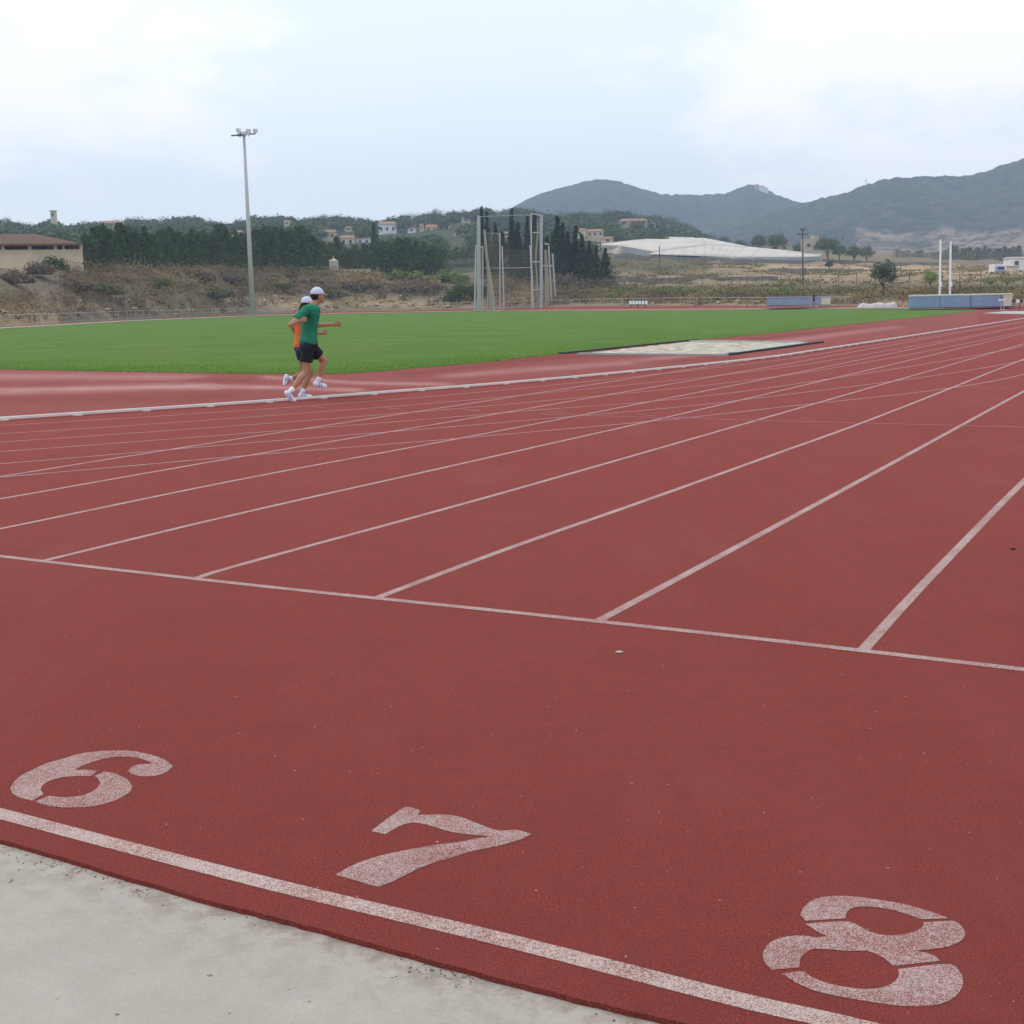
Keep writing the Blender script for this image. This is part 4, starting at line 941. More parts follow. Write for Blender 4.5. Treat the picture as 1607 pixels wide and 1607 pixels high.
# small stone tower and wall
Dw = 262; e = empty('stone_tower', P(524, 433, Dw), 'small stone well tower with a capped top at the left end of the stone wall', 'tower')
a = P(518, 434, Dw); b = P(531, 434, Dw); zt = P(524, 409.5, Dw).z; w = b.x-a.x; cx = (a.x+b.x)/2
q = MB(); q.box((cx, Dw, (a.z-1+zt)/2), (w, w, zt-a.z+1)); q.build('wall', M['tan'], e)
q = MB(); k = w/2+.05; tp = (cx, Dw, zt+.55); cn = [(cx-k, Dw-k, zt), (cx+k, Dw-k, zt), (cx+k, Dw+k, zt), (cx-k, Dw+k, zt)]
for i in range(4): q.poly([cn[i], cn[(i+1) % 4], tp])
q.tube((cx, Dw, zt+.4), (cx, Dw, zt+1.0), .12, .08, 8); q.build('cap', M['tan'], e)
a = P(531.5, 430, Dw); b = P(582, 430, Dw); zt = P(556, 423.5, Dw).z; q = MB(); q.box(((a.x+b.x)/2, Dw+.1, (a.z-2+zt)/2), (b.x-a.x, .5, zt-a.z+2)); q.box(((a.x+b.x)/2, Dw+.1, zt+.06), (b.x-a.x+.1, .62, .13)); tag(q.build('stone_wall', M['tan']), 'pale stone wall running right from the small stone tower', 'wall')
for h_ in HS: house(h_[0], h_[1], h_[2], h_[3], h_[4], h_[5], h_[6], M[h_[7]], M[h_[8]], h_[9], wins=h_[10])
for x in (80,):
    Dq = 560; a = P(78, 358, Dq); e = empty('church_tower', a, 'slender tan tower rising above the trees at the left skyline', 'tower')
    q = MB(); z1 = P(84, 332, Dq).z; q.box((P(85, 350, Dq).x, Dq, (a.z-3+z1)/2), (2.0, 2.2, z1-a.z+3)); q.build('wall', M['tan'], e); q = MB(); q.box((P(85, 350, Dq).x, Dq, z1+.2), (2.4, 2.6, .4)); q.build('cap', M['tile'], e); q = MB(); q.box((P(85, 350, Dq).x, Dq-1.1, z1-1.4), (.7, .1, 1.4)); q.build('window', M['window'], e)
# ruined stone tower with window
Dq = 430; a = P(1262, 397, Dq); b = P(1285, 397, Dq); e = empty('ruined_tower', a, 'square stone tower ruin with stepped top left of the broad dark tree', 'tower')
z1 = P(1270, 375, Dq).z; z2 = P(1280, 369.5, Dq).z; q = MB(); q.box(((a.x+b.x)/2, Dq+2.5, (a.z-3+z1)/2), (b.x-a.x, 5, z1-a.z+3)); c_ = P(1281, 372, Dq); q.box((b.x-.85, Dq+2.5, (z1+z2)/2), (1.7, 4.9, z2-z1)); q.build('wall', M['stone'], e)
p = P(1269, 385, Dq); q = MB(); q.box((p.x, Dq-.03, p.z), (1.1, .1, 1.0)); q.build('window', M['window'], e)
# monastery on the peak
Dq = 1860; e = empty('hilltop_chapel', P(1195, 300, Dq), 'white chapel buildings on the small peak of the mountain', 'chapel')
for (x0, x1, yt, yb, mt) in [(1185, 1190, 291, 302, 'stone'), (1190, 1199, 293, 303, 'whitewall'), (1199, 1204, 296, 306, 'whitewall')]:
    a = P(x0, yb, Dq); b = P(x1, yb, Dq); z1 = P((x0+x1)/2, yt, Dq).z; q = MB(); q.box(((a.x+b.x)/2, Dq, (a.z-3+z1)/2), (b.x-a.x, 12, z1-a.z+3)); q.build('wall', M[mt], e)
    q = MB(); A, B = a.x-.3, b.x+.3; q.poly([(A, Dq-6.3, z1), (B, Dq-6.3, z1), (B, Dq, z1+1.6), (A, Dq, z1+1.6)]); q.poly([(A, Dq, z1+1.6), (B, Dq, z1+1.6), (B, Dq+6.3, z1), (A, Dq+6.3, z1)]); q.build('roof', M['tile'], e)
# right edge buildings and van
house('warehouse', 1586, 1640, 402.5, 404, 425, 330, M['whitewall'], M['galv_lt'], 'white flat industrial building at the right edge of the photo', 'building', wins=3, hip=.02)
house('shed', 1589, 1599, 416, 417, 424, 315, M['tan'], M['galv'], 'small ochre shed in front of the white industrial building', 'shed', wins=0, hip=.02)
Dv = 300; a = P(1561, 428, Dv); e = empty('delivery_van', P(1567, 428, Dv), 'white box van parked at the right below the mountain', 'van')
c_ = P(1567, 421, Dv); q = MB(); q.box(c_+Vector((0, 1.6, .1)), (1.9, 3.8, 1.75)); o = q.build('cargo_box', M['whitewall'], e); q = MB(); q.box(c_+Vector((0, -.95, -.25)), (1.75, 1.2, 1.3)); q.build('cab', M['blue'], e)
q = MB(); q.box(c_+Vector((0, -1.57, .0)), (1.5, .06, .5)); q.build('windscreen', M['window'], e)
for dx in (-.8, .8):
    for dy in (-1., 2.4): q = MB(); p = c_+Vector((dx, dy, -.95)); q.tube(p+Vector((-.1, 0, 0)), p+Vector((.1, 0, 0)), .33, .33, 14); q.build('wheel', M['darkmetal'], e)
# pale walls / track in the right fields
for (pts, lab) in [([(1515, 429, 330), (1552, 423.5, 345)], 'pale low wall climbing towards the white van'), ([(1370, 430, 290), (1376, 441, 0)], None)]:
    if lab: a = P(*pts[0]); b = P(*pts[1]); q = MB(); d = b-a; q.box(((a.x+b.x)/2, (a.y+b.y)/2, (a.z+b.z)/2-.8), (math.hypot(d.x, d.y), .4, 2.4), math.atan2(d.y, d.x)); tag(q.build('boundary_wall', M['tan']), lab, 'wall')
# greenhouse
e = empty('greenhouse', P(1110, 408, 400), 'huge low white plastic greenhouse with shallow roofs below the wooded hill', 'greenhouse')
def face(pts, nm, mat): q = MB(); q.poly([P(*p) for p in pts]); return q.build(nm, mat, e)
face([(936, 384.2, 439.8), (975, 386.2, 419.8), (975, 407, 419.8), (960, 407, 425), (940, 400, 439.8)], 'wall', M['plastic'])
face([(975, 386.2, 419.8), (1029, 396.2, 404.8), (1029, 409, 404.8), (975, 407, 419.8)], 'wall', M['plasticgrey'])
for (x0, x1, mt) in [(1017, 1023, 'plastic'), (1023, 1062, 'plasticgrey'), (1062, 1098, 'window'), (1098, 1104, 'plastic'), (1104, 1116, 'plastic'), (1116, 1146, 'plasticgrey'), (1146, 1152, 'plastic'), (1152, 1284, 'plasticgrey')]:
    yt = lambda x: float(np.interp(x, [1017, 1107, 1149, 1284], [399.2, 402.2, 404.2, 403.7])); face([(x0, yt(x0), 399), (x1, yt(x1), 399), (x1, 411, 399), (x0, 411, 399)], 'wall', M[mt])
def along(pl, u):
    u *= len(pl)-1; i = min(int(u), len(pl)-2); a, b = P(*pl[i]), P(*pl[i+1]); return a.lerp(b, u-i)
EB = [(1017, 399, 398), (1107, 402, 398), (1149, 404, 400), (1284, 403.5, 404)]; RB = [(1029, 395.5, 404), (1107, 384.6, 430), (1171, 387, 440), (1290, 398.5, 435)]
EA = [(937, 384.4, 440), (975, 386, 420), (1029, 395.8, 405), (1107, 384.6, 430)]; RA = [(938, 384, 441), (1024, 373, 480), (1054, 372, 481), (1104, 373, 480)]
EC = [(1107, 384.5, 430), (1171, 386.9, 440)]; RC = [(1104, 373, 480), (1172, 386.5, 445)]
for EE, RR in ((EB, RB), (EA, RA), (EC, RC)):
    q = MB(); K_ = 30
    for i in range(K_+1):
        for j in range(5): q.v.append(tuple(along(EE, i/K_).lerp(along(RR, i/K_), j/4)))
    for i in range(K_):
        for j in range(4): a_ = i*5+j; q.f.append([a_, a_+5, a_+6, a_+1]); q.mi.append(0)
    ro = q.build('roof', M['plastic'], e, True); md = ro.modifiers.new('t', 'SOLIDIFY'); md.thickness = .15; md.offset = 0
for i in range(1, 15):
    u = i/15; q = MB(); q.tube(along(EB, u)+Vector((0, -.1, .1)), along(RB, u)+Vector((0, -.1, .1)), .05, .05, 5); q.build('rib', M['plasticgrey'], e)
for i in range(0):
    u = i/15; q = MB(); q.tube(along([(1017, 398.8, 398), (1107, 401.8, 398), (1149, 403.8, 400), (1284, 403.3, 404)], u), along([(1029, 395.3, 404), (1107, 384.4, 430), (1104, 372.5, 480), (1171, 386.8, 465), (1258, 395.8, 445), (1290, 398.3, 435)], u), .14, .14, 5); q.build('rib', M['plasticgrey'], e)
for i in range(0):
    u = i/7; q = MB(); q.tube(along([(937, 384.2, 440), (975, 385.8, 420), (1029, 395.8, 405)], u), along([(950, 382.2, 450), (1024, 372.8, 480), (1104, 372.8, 480)], u), .14, .14, 5); q.build('rib', M['plasticgrey'], e)
q = MB(); q.tube(P(1029, 395.6, 404), P(1107, 384.7, 429.8), .18, .18, 6); q.build('gutter', M['plasticgrey'], e)
# stone terrace walls in the field below the greenhouse
for k, (x0, x1, y, D_, h_, lab) in enumerate([(965, 1140, 413, 392, .8, 'long grey dry stone wall directly below the greenhouse'), (1130, 1290, 414, 380, .9, 'low grey stone wall under the right part of the greenhouse'),
        (1205, 1380, 427, 300, .9, 'grey stone wall along the near edge of the pale field'), (1290, 1500, 411, 400, 1.0, 'grey stone wall below the dark tree belt'), (960, 1230, 434, 255, .8, 'low overgrown stone wall crossing the rough field')]):
    q = MB(); pl = [TPt(x, D_) for x in range(x0, x1, 10)]
    for i, (a, b) in enumerate(zip(pl, pl[1:])):
        zz = h_*(1+.25*mn.noise(Vector((i*.9, k, 0)))); q.box(((a.x+b.x)/2, D_+.2*mn.noise(Vector((i*.5, k, 1))), (a.z+b.z)/2+zz/2-.5), ((b-a).length+.05, .7, zz+1.0))
    tag(q.build('stone_wall', simple('grey_dry_stone', (.20, .185, .165), .95, .3, .8)), lab, 'wall')
# poles
def upole(x, yt, yb, D, r, label, arms=(), mat='timber'):
    a = P(x, yb, D); t_ = P(x-.2, yt, D); e = empty('utility_pole', a, label, 'pole'); q = MB(); q.tube(a-Vector((0, 0, .5)), t_, r, r*.7, 8); q.build('pole', M[mat], e)
    for (dy, w) in arms:
        p = P(x, yt+dy, D); q = MB(); q.box(p, (w, .16, .16)); cb = q.build('crossarm', M[mat], e)
        for s in (-.45, 0, .45): q = MB(); q.tube(p+Vector((s*w, 0, .05)), p+Vector((s*w, 0, .4)), .07, .05, 6); i_ = q.build('insulator', M['darkmetal'], cb); i_.matrix_parent_inverse = Matrix.Identity(4)
upole(1260, 358, 448, 225, .16, 'tall dark utility pole with two crossarms in the field at the right', ((3, .9), (9.5, 1.9)))
upole(1035, 386, 442, 300, .14, 'thin dark utility pole without crossarms left in front of the greenhouse')
e = empty('street_lamp', P(1028, 373, 560), 'pale street lamp standing above the ridge of the greenhouse', 'street lamp')
q = MB(); q.tube(P(1028, 376, 560), P(1028, 351, 560), .16, .12, 8); q.build('pole', M['galv_lt'], e); q = MB(); q.tube(P(1028, 351, 560), P(1024, 349.5, 560), .09, .09, 6); q.build('arm', M['galv_lt'], e); q = MB(); q.box(P(1023.5, 349.6, 560), (1.0, .5, .25)); q.build('lamp_head', M['galv'], e)
e = empty('radio_mast', P(1359, 290, 1470), 'tiny thin mast on the mountain ridge', 'mast'); q = MB(); q.tube(P(1359, 294, 1470), P(1359, 281, 1470), .5, .25, 6); q.build('pole', M['galv'], e); q = MB(); q.box(P(1359, 284, 1470), (2.2, .4, .6)); q.build('antenna', M['galv'], e)
# small litter on the track
for (x, y, lab, nm, cat) in [(972, 1024.5, 'tiny pale scrap of litter lying on the red track', 'litter_scrap', 'litter'), (1590, 862.5, 'tiny dark pebble on the red track in the outer lane', 'pebble', 'pebble')]:
    p = G(x, y); bm = bmesh.new(); bmesh.ops.create_icosphere(bm, subdivisions=2, radius=.010)
    for v in bm.verts: v.co = Vector((v.co.x*1.7*(1+.3*mn.noise(v.co*200)), v.co.y, v.co.z*.5*(1+.5*mn.noise(v.co*300))))+Vector((p.x, p.y, .004))
    me = bpy.data.meshes.new(nm); bm.to_mesh(me); bm.free(); tag(link(nm, me, simple(nm, (.5, .48, .42) if nm[0] == 'l' else (.02, .02, .02), .9)), lab, cat)

#PEOPLE#
# ------------------------------------------------------------------ people
M['skin'] = simple('tanned_skin', (.42, .22, .13), .6, .06, 6); M['skin2'] = simple('brown_skin', (.36, .19, .115), .6, .06, 6)
M['green'] = simple('green_cloth', (.012, .19, .105), .85, .10, 9); M['black'] = simple('black_cloth', (.009, .010, .014), .85, .2, 6)
M['capw'] = simple('white_cloth', (.62, .65, .78), .8, .05, 9); M['orange'] = simple('orange_cloth', (.72, .155, .04), .85, .08, 9)
M['hair'] = simple('dark_hair', (.018, .014, .012), .7, .2, 30); M['shoe'] = simple('white_shoe', (.76, .80, .90), .6, .04, 9); M['shoeb'] = simple('blue_stripe', (.06, .13, .5), .6, .1, 9)
M['red'] = simple('red_cloth', (.5, .05, .04), .85, .1, 9); M['navyc'] = simple('navy_cloth', (.02, .03, .08), .85, .1, 9); M['lilacc'] = simple('lilac_cloth', (.45, .33, .60), .85, .1, 9)
for k_ in ('green', 'orange', 'black'):
    nt = M[k_].node_tree; bump(nt, nt.nodes['Principled BSDF'], noise(nt, 7, 4, .6, stretch=(1, 1, .45)), .05, .9)
def cap_prim(bm, a, b, r0, r1, seg=14, flat=False):
    a, b = Vector(a), Vector(b); d = b-a; L = d.length; ax = d.normalized() if L > 1e-6 else Vector((0, 0, 1)); q = Vector((0, 0, 1)).rotation_difference(ax); rings = []
    if flat: prof = [(0, r0*.98), (0, r0)]+[(L*t, r0+(r1-r0)*t) for t in (.25, .5, .75)]+[(L, r1), (L, r1*.98)]
    else:
        prof = [(-r0*math.cos(t), r0*math.sin(t)) for t in (.3, .7, 1.1)]+[(0, r0)]+[(L*t, r0+(r1-r0)*t) for t in (.33, .66)]+[(L, r1)]+[(L+r1*math.cos(t), r1*math.sin(t)) for t in (1.1, .7, .3)]
    for z, r in prof: rings.append([bm.verts.new(a+q @ Vector((r*math.cos(2*math.pi*i/seg), r*math.sin(2*math.pi*i/seg), z))) for i in range(seg)])
    for u, v in zip(rings, rings[1:]):
        for i in range(seg): bm.faces.new([u[i], u[(i+1) % seg], v[(i+1) % seg], v[i]])
    bm.faces.new(rings[0][::-1]); bm.faces.new(rings[-1])
def ell_prim(bm, c, rad, rot=None):
    r = bmesh.ops.create_icosphere(bm, subdivisions=3, radius=1.)
    for v in r['verts']:
        p = Vector((v.co.x*rad[0], v.co.y*rad[1], v.co.z*rad[2])); v.co = Vector(c)+(rot @ p if rot else p)
def fuse(name, build, voxel, mats, parent=None, smooth=2, fn=None):
    bm = bmesh.new(); build(bm); me = bpy.data.meshes.new(name); bm.to_mesh(me); bm.free()
    t = bpy.data.objects.new('tmp', me); COL.objects.link(t)
    md = t.modifiers.new('r', 'REMESH'); md.mode = 'VOXEL'; md.voxel_size = voxel; s = t.modifiers.new('s', 'SMOOTH'); s.iterations = smooth; s.factor = .5
    dg = bpy.context.evaluated_depsgraph_get(); out = bpy.data.meshes.new_from_object(t.evaluated_get(dg)); bpy.data.objects.remove(t); out.name = name
    out.materials.clear(); o = link(name, out, mats, None, True)
    if fn:
        for p in out.polygons: p.material_index = fn(p.center)
    if parent: o.parent = parent
    return o
def person(B, head_deg, J, mats, label, vox, group=None, detail=True, sleeves=True, cap=True):
    """J: joint -> (px, py, side); B: ground point; heading in degrees clockwise from down-field"""
    hd = R(head_deg); Fv = Vector((math.sin(hd), math.cos(hd), 0)); Sv = Vector((math.cos(hd), -math.sin(hd), 0)); Zv = Vector((0, 0, 1))
    def pos(px, py, s):
        d = Vector(ray(px, py)); o = Vector((0, 0, H)); Q = Vector(B)+Sv*s; t = (Q-o).dot(Sv)/d.dot(Sv); return o+d*t
    j = {k: pos(*v) for k, v in J.items()}
    rot = Matrix((Fv, Sv, Zv)).transposed()
    k = J.get('k', None); sc = (j['head'].z-min(j['toeR'].z, j['toeL'].z))/1.62
    hc = j['head']
    def limb(bm, a, b, r0, r1, g=0, flat=False): cap_prim(bm, a, b, (r0+g)*sc, (r1+g)*sc, 14, flat)
    def torso(bm, g, low=True):
        ch, pe = j['chest'], j['pelvis']; n_ = j['neck']
        for t in [i_/12 for i_ in range(13)]:
            w = .15+.03*(2*t-1)**2+.008*t; dp = .098+.012*(2*t-1)**2+.006*t; c_ = pe.lerp(ch, t); ell_prim(bm, c_, ((dp+g)*sc, (w+g)*sc, .12*sc), rot)
        ell_prim(bm, ch.lerp(n_, .45), ((.095+g)*sc, (.19+g)*sc, (.085+g)*sc), rot)
        for s in 'RL': limb(bm, ch.lerp(n_, .6), j['sho'+s], .07, .062, g)
    def body(bm):
        torso(bm, 0)
        limb(bm, j['neck'], hc-Zv*.06*sc, .058, .055)
        ell_prim(bm, hc, (.098*sc, .078*sc, .118*sc), rot); ell_prim(bm, hc+rot @ Vector((.035, 0, -.055))*sc, (.062*sc, .056*sc, .06*sc), rot)
        cap_prim(bm, hc+rot @ Vector((.09, 0, .005))*sc, hc+rot @ Vector((.115, 0, -.03))*sc, .010*sc, .016*sc)
        ell_prim(bm, hc+rot @ Vector((.10, 0, -.066))*sc, (.010*sc, .024*sc, .008*sc), rot); ell_prim(bm, hc+rot @ Vector((.09, 0, -.10))*sc, (.02*sc, .022*sc, .016*sc), rot)
        for s in (-1, 1): ell_prim(bm, hc+rot @ Vector((-.005, s*.08, -.01))*sc, (.018*sc, .010*sc, .030*sc), rot)
        for s in 'RL':
            limb(bm, j['sho'+s], j['elb'+s], .052, .038); limb(bm, j['elb'+s], j['wri'+s], .038, .026)
            w_ = j['wri'+s]; h_ = (j['han'+s]-w_).normalized(); f_ = (w_-j['elb'+s]).normalized(); pal = w_+h_*.085*sc
            up_ = Zv-h_*Zv.dot(h_); up_ = up_.normalized() if up_.length > .1 else Fv; sd = h_.cross(up_)
            for u in (-.022, 0, .022): limb(bm, w_+up_*u*.5*sc, pal+up_*u*sc, .018, .015)
            inn = sd*(-1 if s == 'R' else 1)
            for q_, (u, L_) in enumerate([(.030, .040), (.010, .046), (-.010, .043), (-.030, .034)]):
                a1 = pal+up_*u*sc; b1 = a1+(h_*.9+inn*.35)*L_*sc; c1 = b1+(inn*.9-h_*.25)*L_*.8*sc; limb(bm, a1, b1, .0105, .010); limb(bm, b1, c1, .010, .009)
            t1 = w_+h_*.03*sc+up_*.024*sc; t2 = t1+(h_*.7+up_*.7)*.038*sc; limb(bm, t1, t2, .013, .011); limb(bm, t2, t2+(h_*.8+inn*.3)*.03*sc, .011, .009)
            limb(bm, j['hip'+s], j['kne'+s], .085, .056); kn, an_ = j['kne'+s], j['ank'+s]; cf = kn.lerp(an_, .32)-Fv*.018*sc
            limb(bm, kn, cf, .054, .056); limb(bm, cf, an_, .054, .034); limb(bm, an_, j['toe'+s].lerp(an_, .3), .034, .03)
    eyes = [hc+rot @ Vector((.082, s*.034, .012))*sc for s in (-1, 1)]
    def fn(c_):
        if any((c_-q).length < .016*sc for q in eyes): return 1
        return 0
    o = fuse('person', body, vox*sc, [mats['skin'], M['hair']], fn=fn)
    tag(o, label, 'person', group)
    def shirt(bm):
        torso(bm, .018)
        pe = j['pelvis']; ell_prim(bm, pe+Zv*.03*sc, (.134*sc, .192*sc, .10*sc), rot); ell_prim(bm, pe-Zv*.0*sc, (.138*sc, .196*sc, .085*sc), rot)
        if sleeves:
            for s in 'RL': cap_prim(bm, j['sho'+s], j['sho'+s].lerp(j['elb'+s], .62), .072*sc, .066*sc, 14, True)
        for s in 'RL': ell_prim(bm, j['sho'+s], (.066*sc, .066*sc, .066*sc))
    fuse('shirt', shirt, vox*1.3*sc, mats['shirt'], o)
    def shorts(bm):
        pe = j['pelvis']; ell_prim(bm, pe-Zv*.03*sc, (.135*sc, .19*sc, .12*sc), rot)
        for s in 'RL': ell_prim(bm, j['hip'+s]-Zv*.02*sc, (.120*sc, .108*sc, .12*sc), rot); cap_prim(bm, pe.lerp(j['hip'+s], .6), j['hip'+s].lerp(j['kne'+s], .2), .11*sc, .108*sc)
        for s in 'RL': cap_prim(bm, j['hip'+s], j['hip'+s].lerp(j['kne'+s], mats.get('leg', .5)), .104*sc, .100*sc, 16, True)
    fuse('shorts', shorts, vox*1.3*sc, mats['shorts'], o)
    for s in 'RL':
        an_, to, he = j['ank'+s], j['toe'+s], j['hee'+s]
        def shoe(bm):
            cap_prim(bm, he, to, .042*sc, .036*sc); cap_prim(bm, he.lerp(to, .15), an_.lerp(he, .25), .042*sc, .038*sc); cap_prim(bm, he.lerp(to, .6), he.lerp(an_, .6).lerp(to, .35), .038*sc, .035*sc)
            cap_prim(bm, he.lerp(to, .35)+Sv*.012*sc, he.lerp(to, .8)+Sv*.012*sc, .040*sc, .042*sc)
        fuse('shoe', shoe, vox*sc, [mats['shoe'], M['shoeb']], o, fn=(lambda c_: 1 if (c_-he.lerp(to, .45)).dot(Fv) % .03 < .010 and .1 < (c_-he).dot((to-he).normalized())/(to-he).length < .62 and (c_-he).dot(Sv) > .02*sc else 0) if detail else None)
        def sock(bm): cap_prim(bm, an_.lerp(he, .2), an_.lerp(j['kne'+s], .16), .045*sc, .043*sc, 12, True)
        if detail: fuse('sock', sock, vox*sc, mats['shoe'], o)
    def hair(bm):
        ell_prim(bm, hc+rot @ Vector((-.018, 0, .012))*sc, (.095*sc, .084*sc, .105*sc), rot)
        if mats.get('tail'): cap_prim(bm, hc+rot @ Vector((-.10, 0, -.02))*sc, hc+rot @ Vector((-.17, 0, -.14))*sc, .035*sc, .02*sc)
    if mats.get('hairon', True): fuse('hair', hair, vox*sc, M['hair'], o)
    if cap:
        def cp(bm):
            r = bmesh.ops.create_icosphere(bm, subdivisions=3, radius=1.)
            for v in r['verts']: p = Vector((v.co.x*.112, v.co.y*.092, max(v.co.z, -.12)*.105))*sc; v.co = hc+rot @ (p+Vector((-.002, 0, .036))*sc)
            b0 = hc+rot @ Vector((.10, 0, .032))*sc
            for u in (-.045, -.02, 0, .02, .045): cap_prim(bm, b0+Sv*u*sc-Fv*.03*sc, b0+(Sv*u*.8+Fv*(.062-abs(u)*.5)-Zv*.016)*sc, .010*sc, .008*sc)
        fuse('cap', cp, vox*sc, mats['cap'], o)
    return o
B1 = G(455, 630)
J1 = dict(head=(498, 464.5, -.10), neck=(491.5, 479, -.10), chest=(487, 494, -.10), pelvis=(484, 537, -.10), shoR=(480, 487, .08), shoL=(493, 486, -.27), elbR=(456, 510, .14), wriR=(470, 503, .16), hanR=(479, 501, .16),
    elbL=(495, 511, -.32), wriL=(522, 509, -.27), hanL=(534, 508.5, -.25), hipR=(483, 545, -.01), hipL=(487, 545, -.19), kneR=(480, 584, -.02), ankR=(457, 614, -.02), heeR=(450, 616.5, -.02), toeR=(462, 630.5, -.02),
    kneL=(509, 567, -.18), ankL=(500, 597, -.18), heeL=(495, 602.5, -.18), toeL=(510, 606, -.18))
person(B1, 54, J1, dict(skin=M['skin'], shirt=M['green'], shorts=M['black'], shoe=M['shoe'], cap=M['capw'], leg=.60), 'running person in green t-shirt, black shorts and white cap, nearest the camera', .0085)
B2 = G(478, 622)
J2 = {k_: (v_[0]+3, v_[1], v_[2]) for k_, v_ in dict(head=(479, 477.5, 0), neck=(474.5, 489, 0), chest=(471.5, 503, 0), pelvis=(471, 543, 0), shoR=(466, 497, .16), shoL=(477, 496, -.16), elbR=(474, 523, .22), wriR=(502, 523, .16), hanR=(514, 520, .14),
    elbL=(456, 515, -.22), wriL=(462, 524, -.2), hanL=(468, 522, -.2), hipR=(471, 551, .08), hipL=(471, 551, -.08), kneR=(484, 587, .08), ankR=(472, 615, .08), heeR=(468, 620.5, .08), toeR=(484, 622.5, .08),
    kneL=(474, 587, -.08), ankL=(452, 595, -.08), heeL=(446.5, 590.5, -.08), toeL=(443.5, 603, -.08)).items()}
person(B2, 54, J2, dict(skin=M['skin2'], shirt=M['orange'], shorts=M['navyc'], shoe=M['shoe'], cap=M['capw'], leg=.38, tail=True), 'running person in orange top and white cap, half hidden behind the green shirt', .0085, sleeves=False)
def small(x, yb, yt, D, hd, mats, label, k=0, run=True):
    B = P(x, yb, D); u = (yb-yt)/1.75     # px per metre
    def q(dx, h, s): return (x+dx*u, yb-h*u, s)
    if run: J = dict(head=q(.06, 1.62, 0), neck=q(.04, 1.47, 0), chest=q(.03, 1.30, 0), pelvis=q(0, .95, 0), shoR=q(.02, 1.40, .17), shoL=q(.02, 1.40, -.17), elbR=q(-.18, 1.15, .2), wriR=q(0, 1.06, .18), hanR=q(.06, 1.1, .16), elbL=q(.16, 1.13, -.2), wriL=q(.34, 1.22, -.15), hanL=q(.40, 1.28, -.12),
        hipR=q(0, .92, .09), hipL=q(0, .92, -.09), kneR=q(.2, .55, .09), ankR=q(.28, .11, .09), heeR=q(.24, .05, .09), toeR=q(.44, .05, .09), kneL=q(-.1, .50, -.09), ankL=q(-.38, .2, -.09), heeL=q(-.44, .18, -.09), toeL=q(-.34, .04, -.09))
    else: J = dict(head=q(0, 1.62, 0), neck=q(-.01, 1.47, 0), chest=q(0, 1.30, 0), pelvis=q(0, .95, 0), shoR=q(0, 1.40, .17), shoL=q(0, 1.40, -.17), elbR=q(-.06, 1.1, .22), wriR=q(.04, .88, .22), hanR=q(.08, .8, .22), elbL=q(.02, 1.1, -.22), wriL=q(.12, .9, -.2), hanL=q(.16, .82, -.2),
        hipR=q(0, .92, .09), hipL=q(0, .92, -.09), kneR=q(.03, .5, .1), ankR=q(0, .1, .1), heeR=q(-.04, .05, .1), toeR=q(.14, .04, .1), kneL=q(-.02, .5, -.1), ankL=q(-.06, .1, -.1), heeL=q(-.1, .05, -.1), toeL=q(.08, .04, -.1))
    person(B, hd, J, mats, label, .016, detail=False, cap=mats.get('cap') is not None)
small(1277, 481.8, 458, 146, 92, dict(skin=M['skin2'], shirt=M['navyc'], shorts=M['black'], shoe=M['shoe']), 'small distant person in dark clothes running past the faded lilac blue mat')
small(1417, 480.5, 462.5, 139, 80, dict(skin=M['skin2'], shirt=M['red'], shorts=M['navyc'], shoe=M['shoe']), 'small distant person in a red top standing just left of the blue landing bed', run=False)
small(1220, 477.5, 457, 157, 100, dict(skin=M['skin2'], shirt=M['black'], shorts=M['black'], shoe=M['shoe']), 'small distant person in dark clothes standing behind the faded lilac blue mat', run=False)

# ------------------------------------------------------------------ haze
mb = MB(); mb.box((0, 975, 113), (3000, 2850, 230)); hz = mb.mesh('haze'); m_ = bpy.data.materials.new('haze_air'); m_.use_nodes = True; nt = m_.node_tree; nt.nodes.clear()
ou = nt.nodes.new('ShaderNodeOutputMaterial'); pv = nt.nodes.new('ShaderNodeVolumePrincipled'); pv.inputs['Color'].default_value = (.61, .745, 1.0, 1); pv.inputs['Density'].default_value = .00037; pv.inputs['Anisotropy'].default_value = .2
nt.links.new(pv.outputs[0], ou.inputs['Volume']); o = link('haze', hz, m_); tag(o, 'thin pale blue haze over the whole place', 'haze', kind='stuff')

# ------------------------------------------------------------------ sky and sun
EL, AZ = 52, -55
w = bpy.data.worlds.new('World'); SC.world = w; w.use_nodes = True; nt = w.node_tree; nt.nodes.clear()
out = nt.nodes.new('ShaderNodeOutputWorld'); sk = nt.nodes.new('ShaderNodeTexSky'); sk.sky_type = 'NISHITA'; sk.sun_disc = False; sk.sun_elevation = R(EL); sk.sun_rotation = R(AZ)
sk.air_density = 1.0; sk.dust_density = 1.5; sk.altitude = 50
tc = nt.nodes.new('ShaderNodeTexCoord')
def wmath(op, a, b=None, c=None):
    n_ = nt.nodes.new('ShaderNodeMath'); n_.operation = op
    for i, v in enumerate((a, b, c)):
        if v is None: continue
        if hasattr(v, 'is_output'): nt.links.new(v, n_.inputs[i])
        else: n_.inputs[i].default_value = v
    return n_.outputs[0]
mp = nt.nodes.new('ShaderNodeMapping'); mp.inputs['Scale'].default_value = (1, 1, 2.2); nt.links.new(tc.outputs['Generated'], mp.inputs[0])
def wn(scale, det, ro):
    n_ = nt.nodes.new('ShaderNodeTexNoise'); n_.inputs['Scale'].default_value = scale; n_.inputs['Detail'].default_value = det; n_.inputs['Roughness'].default_value = ro; nt.links.new(mp.outputs[0], n_.inputs['Vector']); return n_.outputs['Fac']
soft = wn(2.4, 5, .5); fine = wn(11, 8, .6)
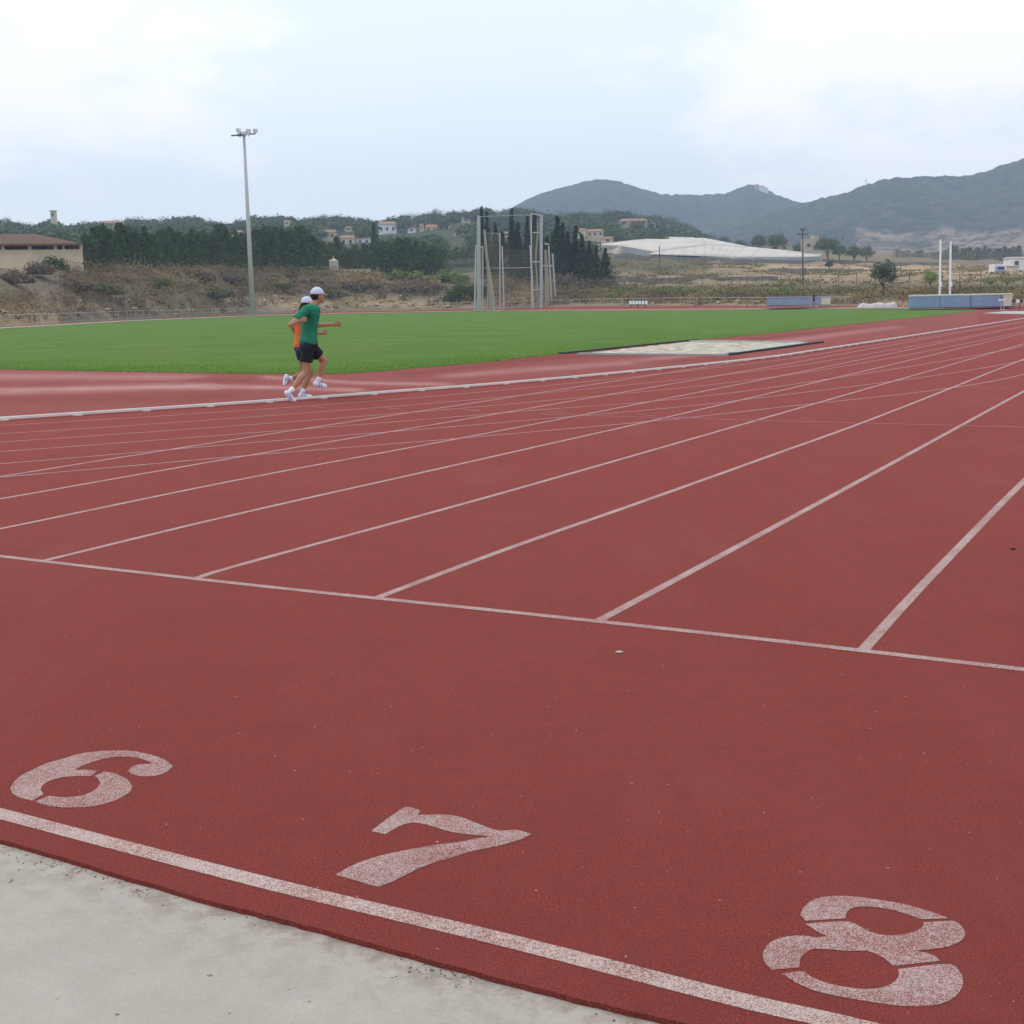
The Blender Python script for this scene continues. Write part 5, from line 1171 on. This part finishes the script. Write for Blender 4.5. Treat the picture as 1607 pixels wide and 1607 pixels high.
def blob(px, py, rad):
    d = Vector(ray(px, py)).normalized(); vd = nt.nodes.new('ShaderNodeVectorMath'); vd.operation = 'DISTANCE'; nt.links.new(tc.outputs['Generated'], vd.inputs[0]); vd.inputs[1].default_value = d
    return wmath('SUBTRACT', 1., wmath('DIVIDE', vd.outputs['Value'], rad/F))
bl = None
for q in [(90, 90, 210), (250, 130, 160), (-120, 120, 250), (1500, 60, 380), (1250, 40, 260), (1750, 200, 330)]:
    b_ = blob(*q); bl = b_ if bl is None else wmath('MAXIMUM', bl, b_)
cum = wmath('ADD', wmath('MULTIPLY', bl, .9), wmath('MULTIPLY', wmath('SUBTRACT', fine, .5), 2.4))
cr = nt.nodes.new('ShaderNodeValToRGB'); cr.color_ramp.elements[0].position = .02; cr.color_ramp.elements[1].position = .62; nt.links.new(cum, cr.inputs[0])
sr = nt.nodes.new('ShaderNodeValToRGB'); sr.color_ramp.elements[0].position = .30; sr.color_ramp.elements[0].color = (.80, .80, .80, 1); sr.color_ramp.elements[1].position = .7; nt.links.new(soft, sr.inputs[0])
def wmix(f, a, b):
    n_ = nt.nodes.new('ShaderNodeMix'); n_.data_type = 'RGBA'
    for s_, v in ((n_.inputs[0], f), (n_.inputs[6], a), (n_.inputs[7], b)):
        if hasattr(v, 'is_output'): nt.links.new(v, s_)
        elif isinstance(v, float): s_.default_value = v
        else: s_.default_value = (*v, 1)
    return n_.outputs[2]
skys = nt.nodes.new('ShaderNodeVectorMath'); skys.operation = 'SCALE'; skys.inputs[3].default_value = .12; nt.links.new(sk.outputs[0], skys.inputs[0])
veil = wmix(sr.outputs[0], (.745, .855, .955), (.88, .935, .98))
c1 = wmix(.82, skys.outputs[0], veil); c2 = wmix(cr.outputs[0], c1, (.985, .985, 1.0))
bg = nt.nodes.new('ShaderNodeBackground'); nt.links.new(c2, bg.inputs[0]); bg.inputs[1].default_value = 1.34; nt.links.new(bg.outputs[0], out.inputs[0])
sd = bpy.data.lights.new('sun', 'SUN'); sd.energy = 1.15; sd.angle = R(12); sd.color = (1, .84, .66); so = bpy.data.objects.new('sun', sd); COL.objects.link(so)
dv = Vector((math.sin(R(AZ))*math.cos(R(EL)), math.cos(R(AZ))*math.cos(R(EL)), math.sin(R(EL)))); so.rotation_euler = dv.to_track_quat('Z', 'Y').to_euler()
SC.view_settings.view_transform = 'Standard'; SC.view_settings.look = 'None'; SC.view_settings.exposure = 0; SC.view_settings.gamma = 1
SC.cycles.max_bounces = 6; SC.cycles.volume_bounces = 1; SC.cycles.transparent_max_bounces = 8
try: SC.cycles.use_denoising = True
except Exception: pass
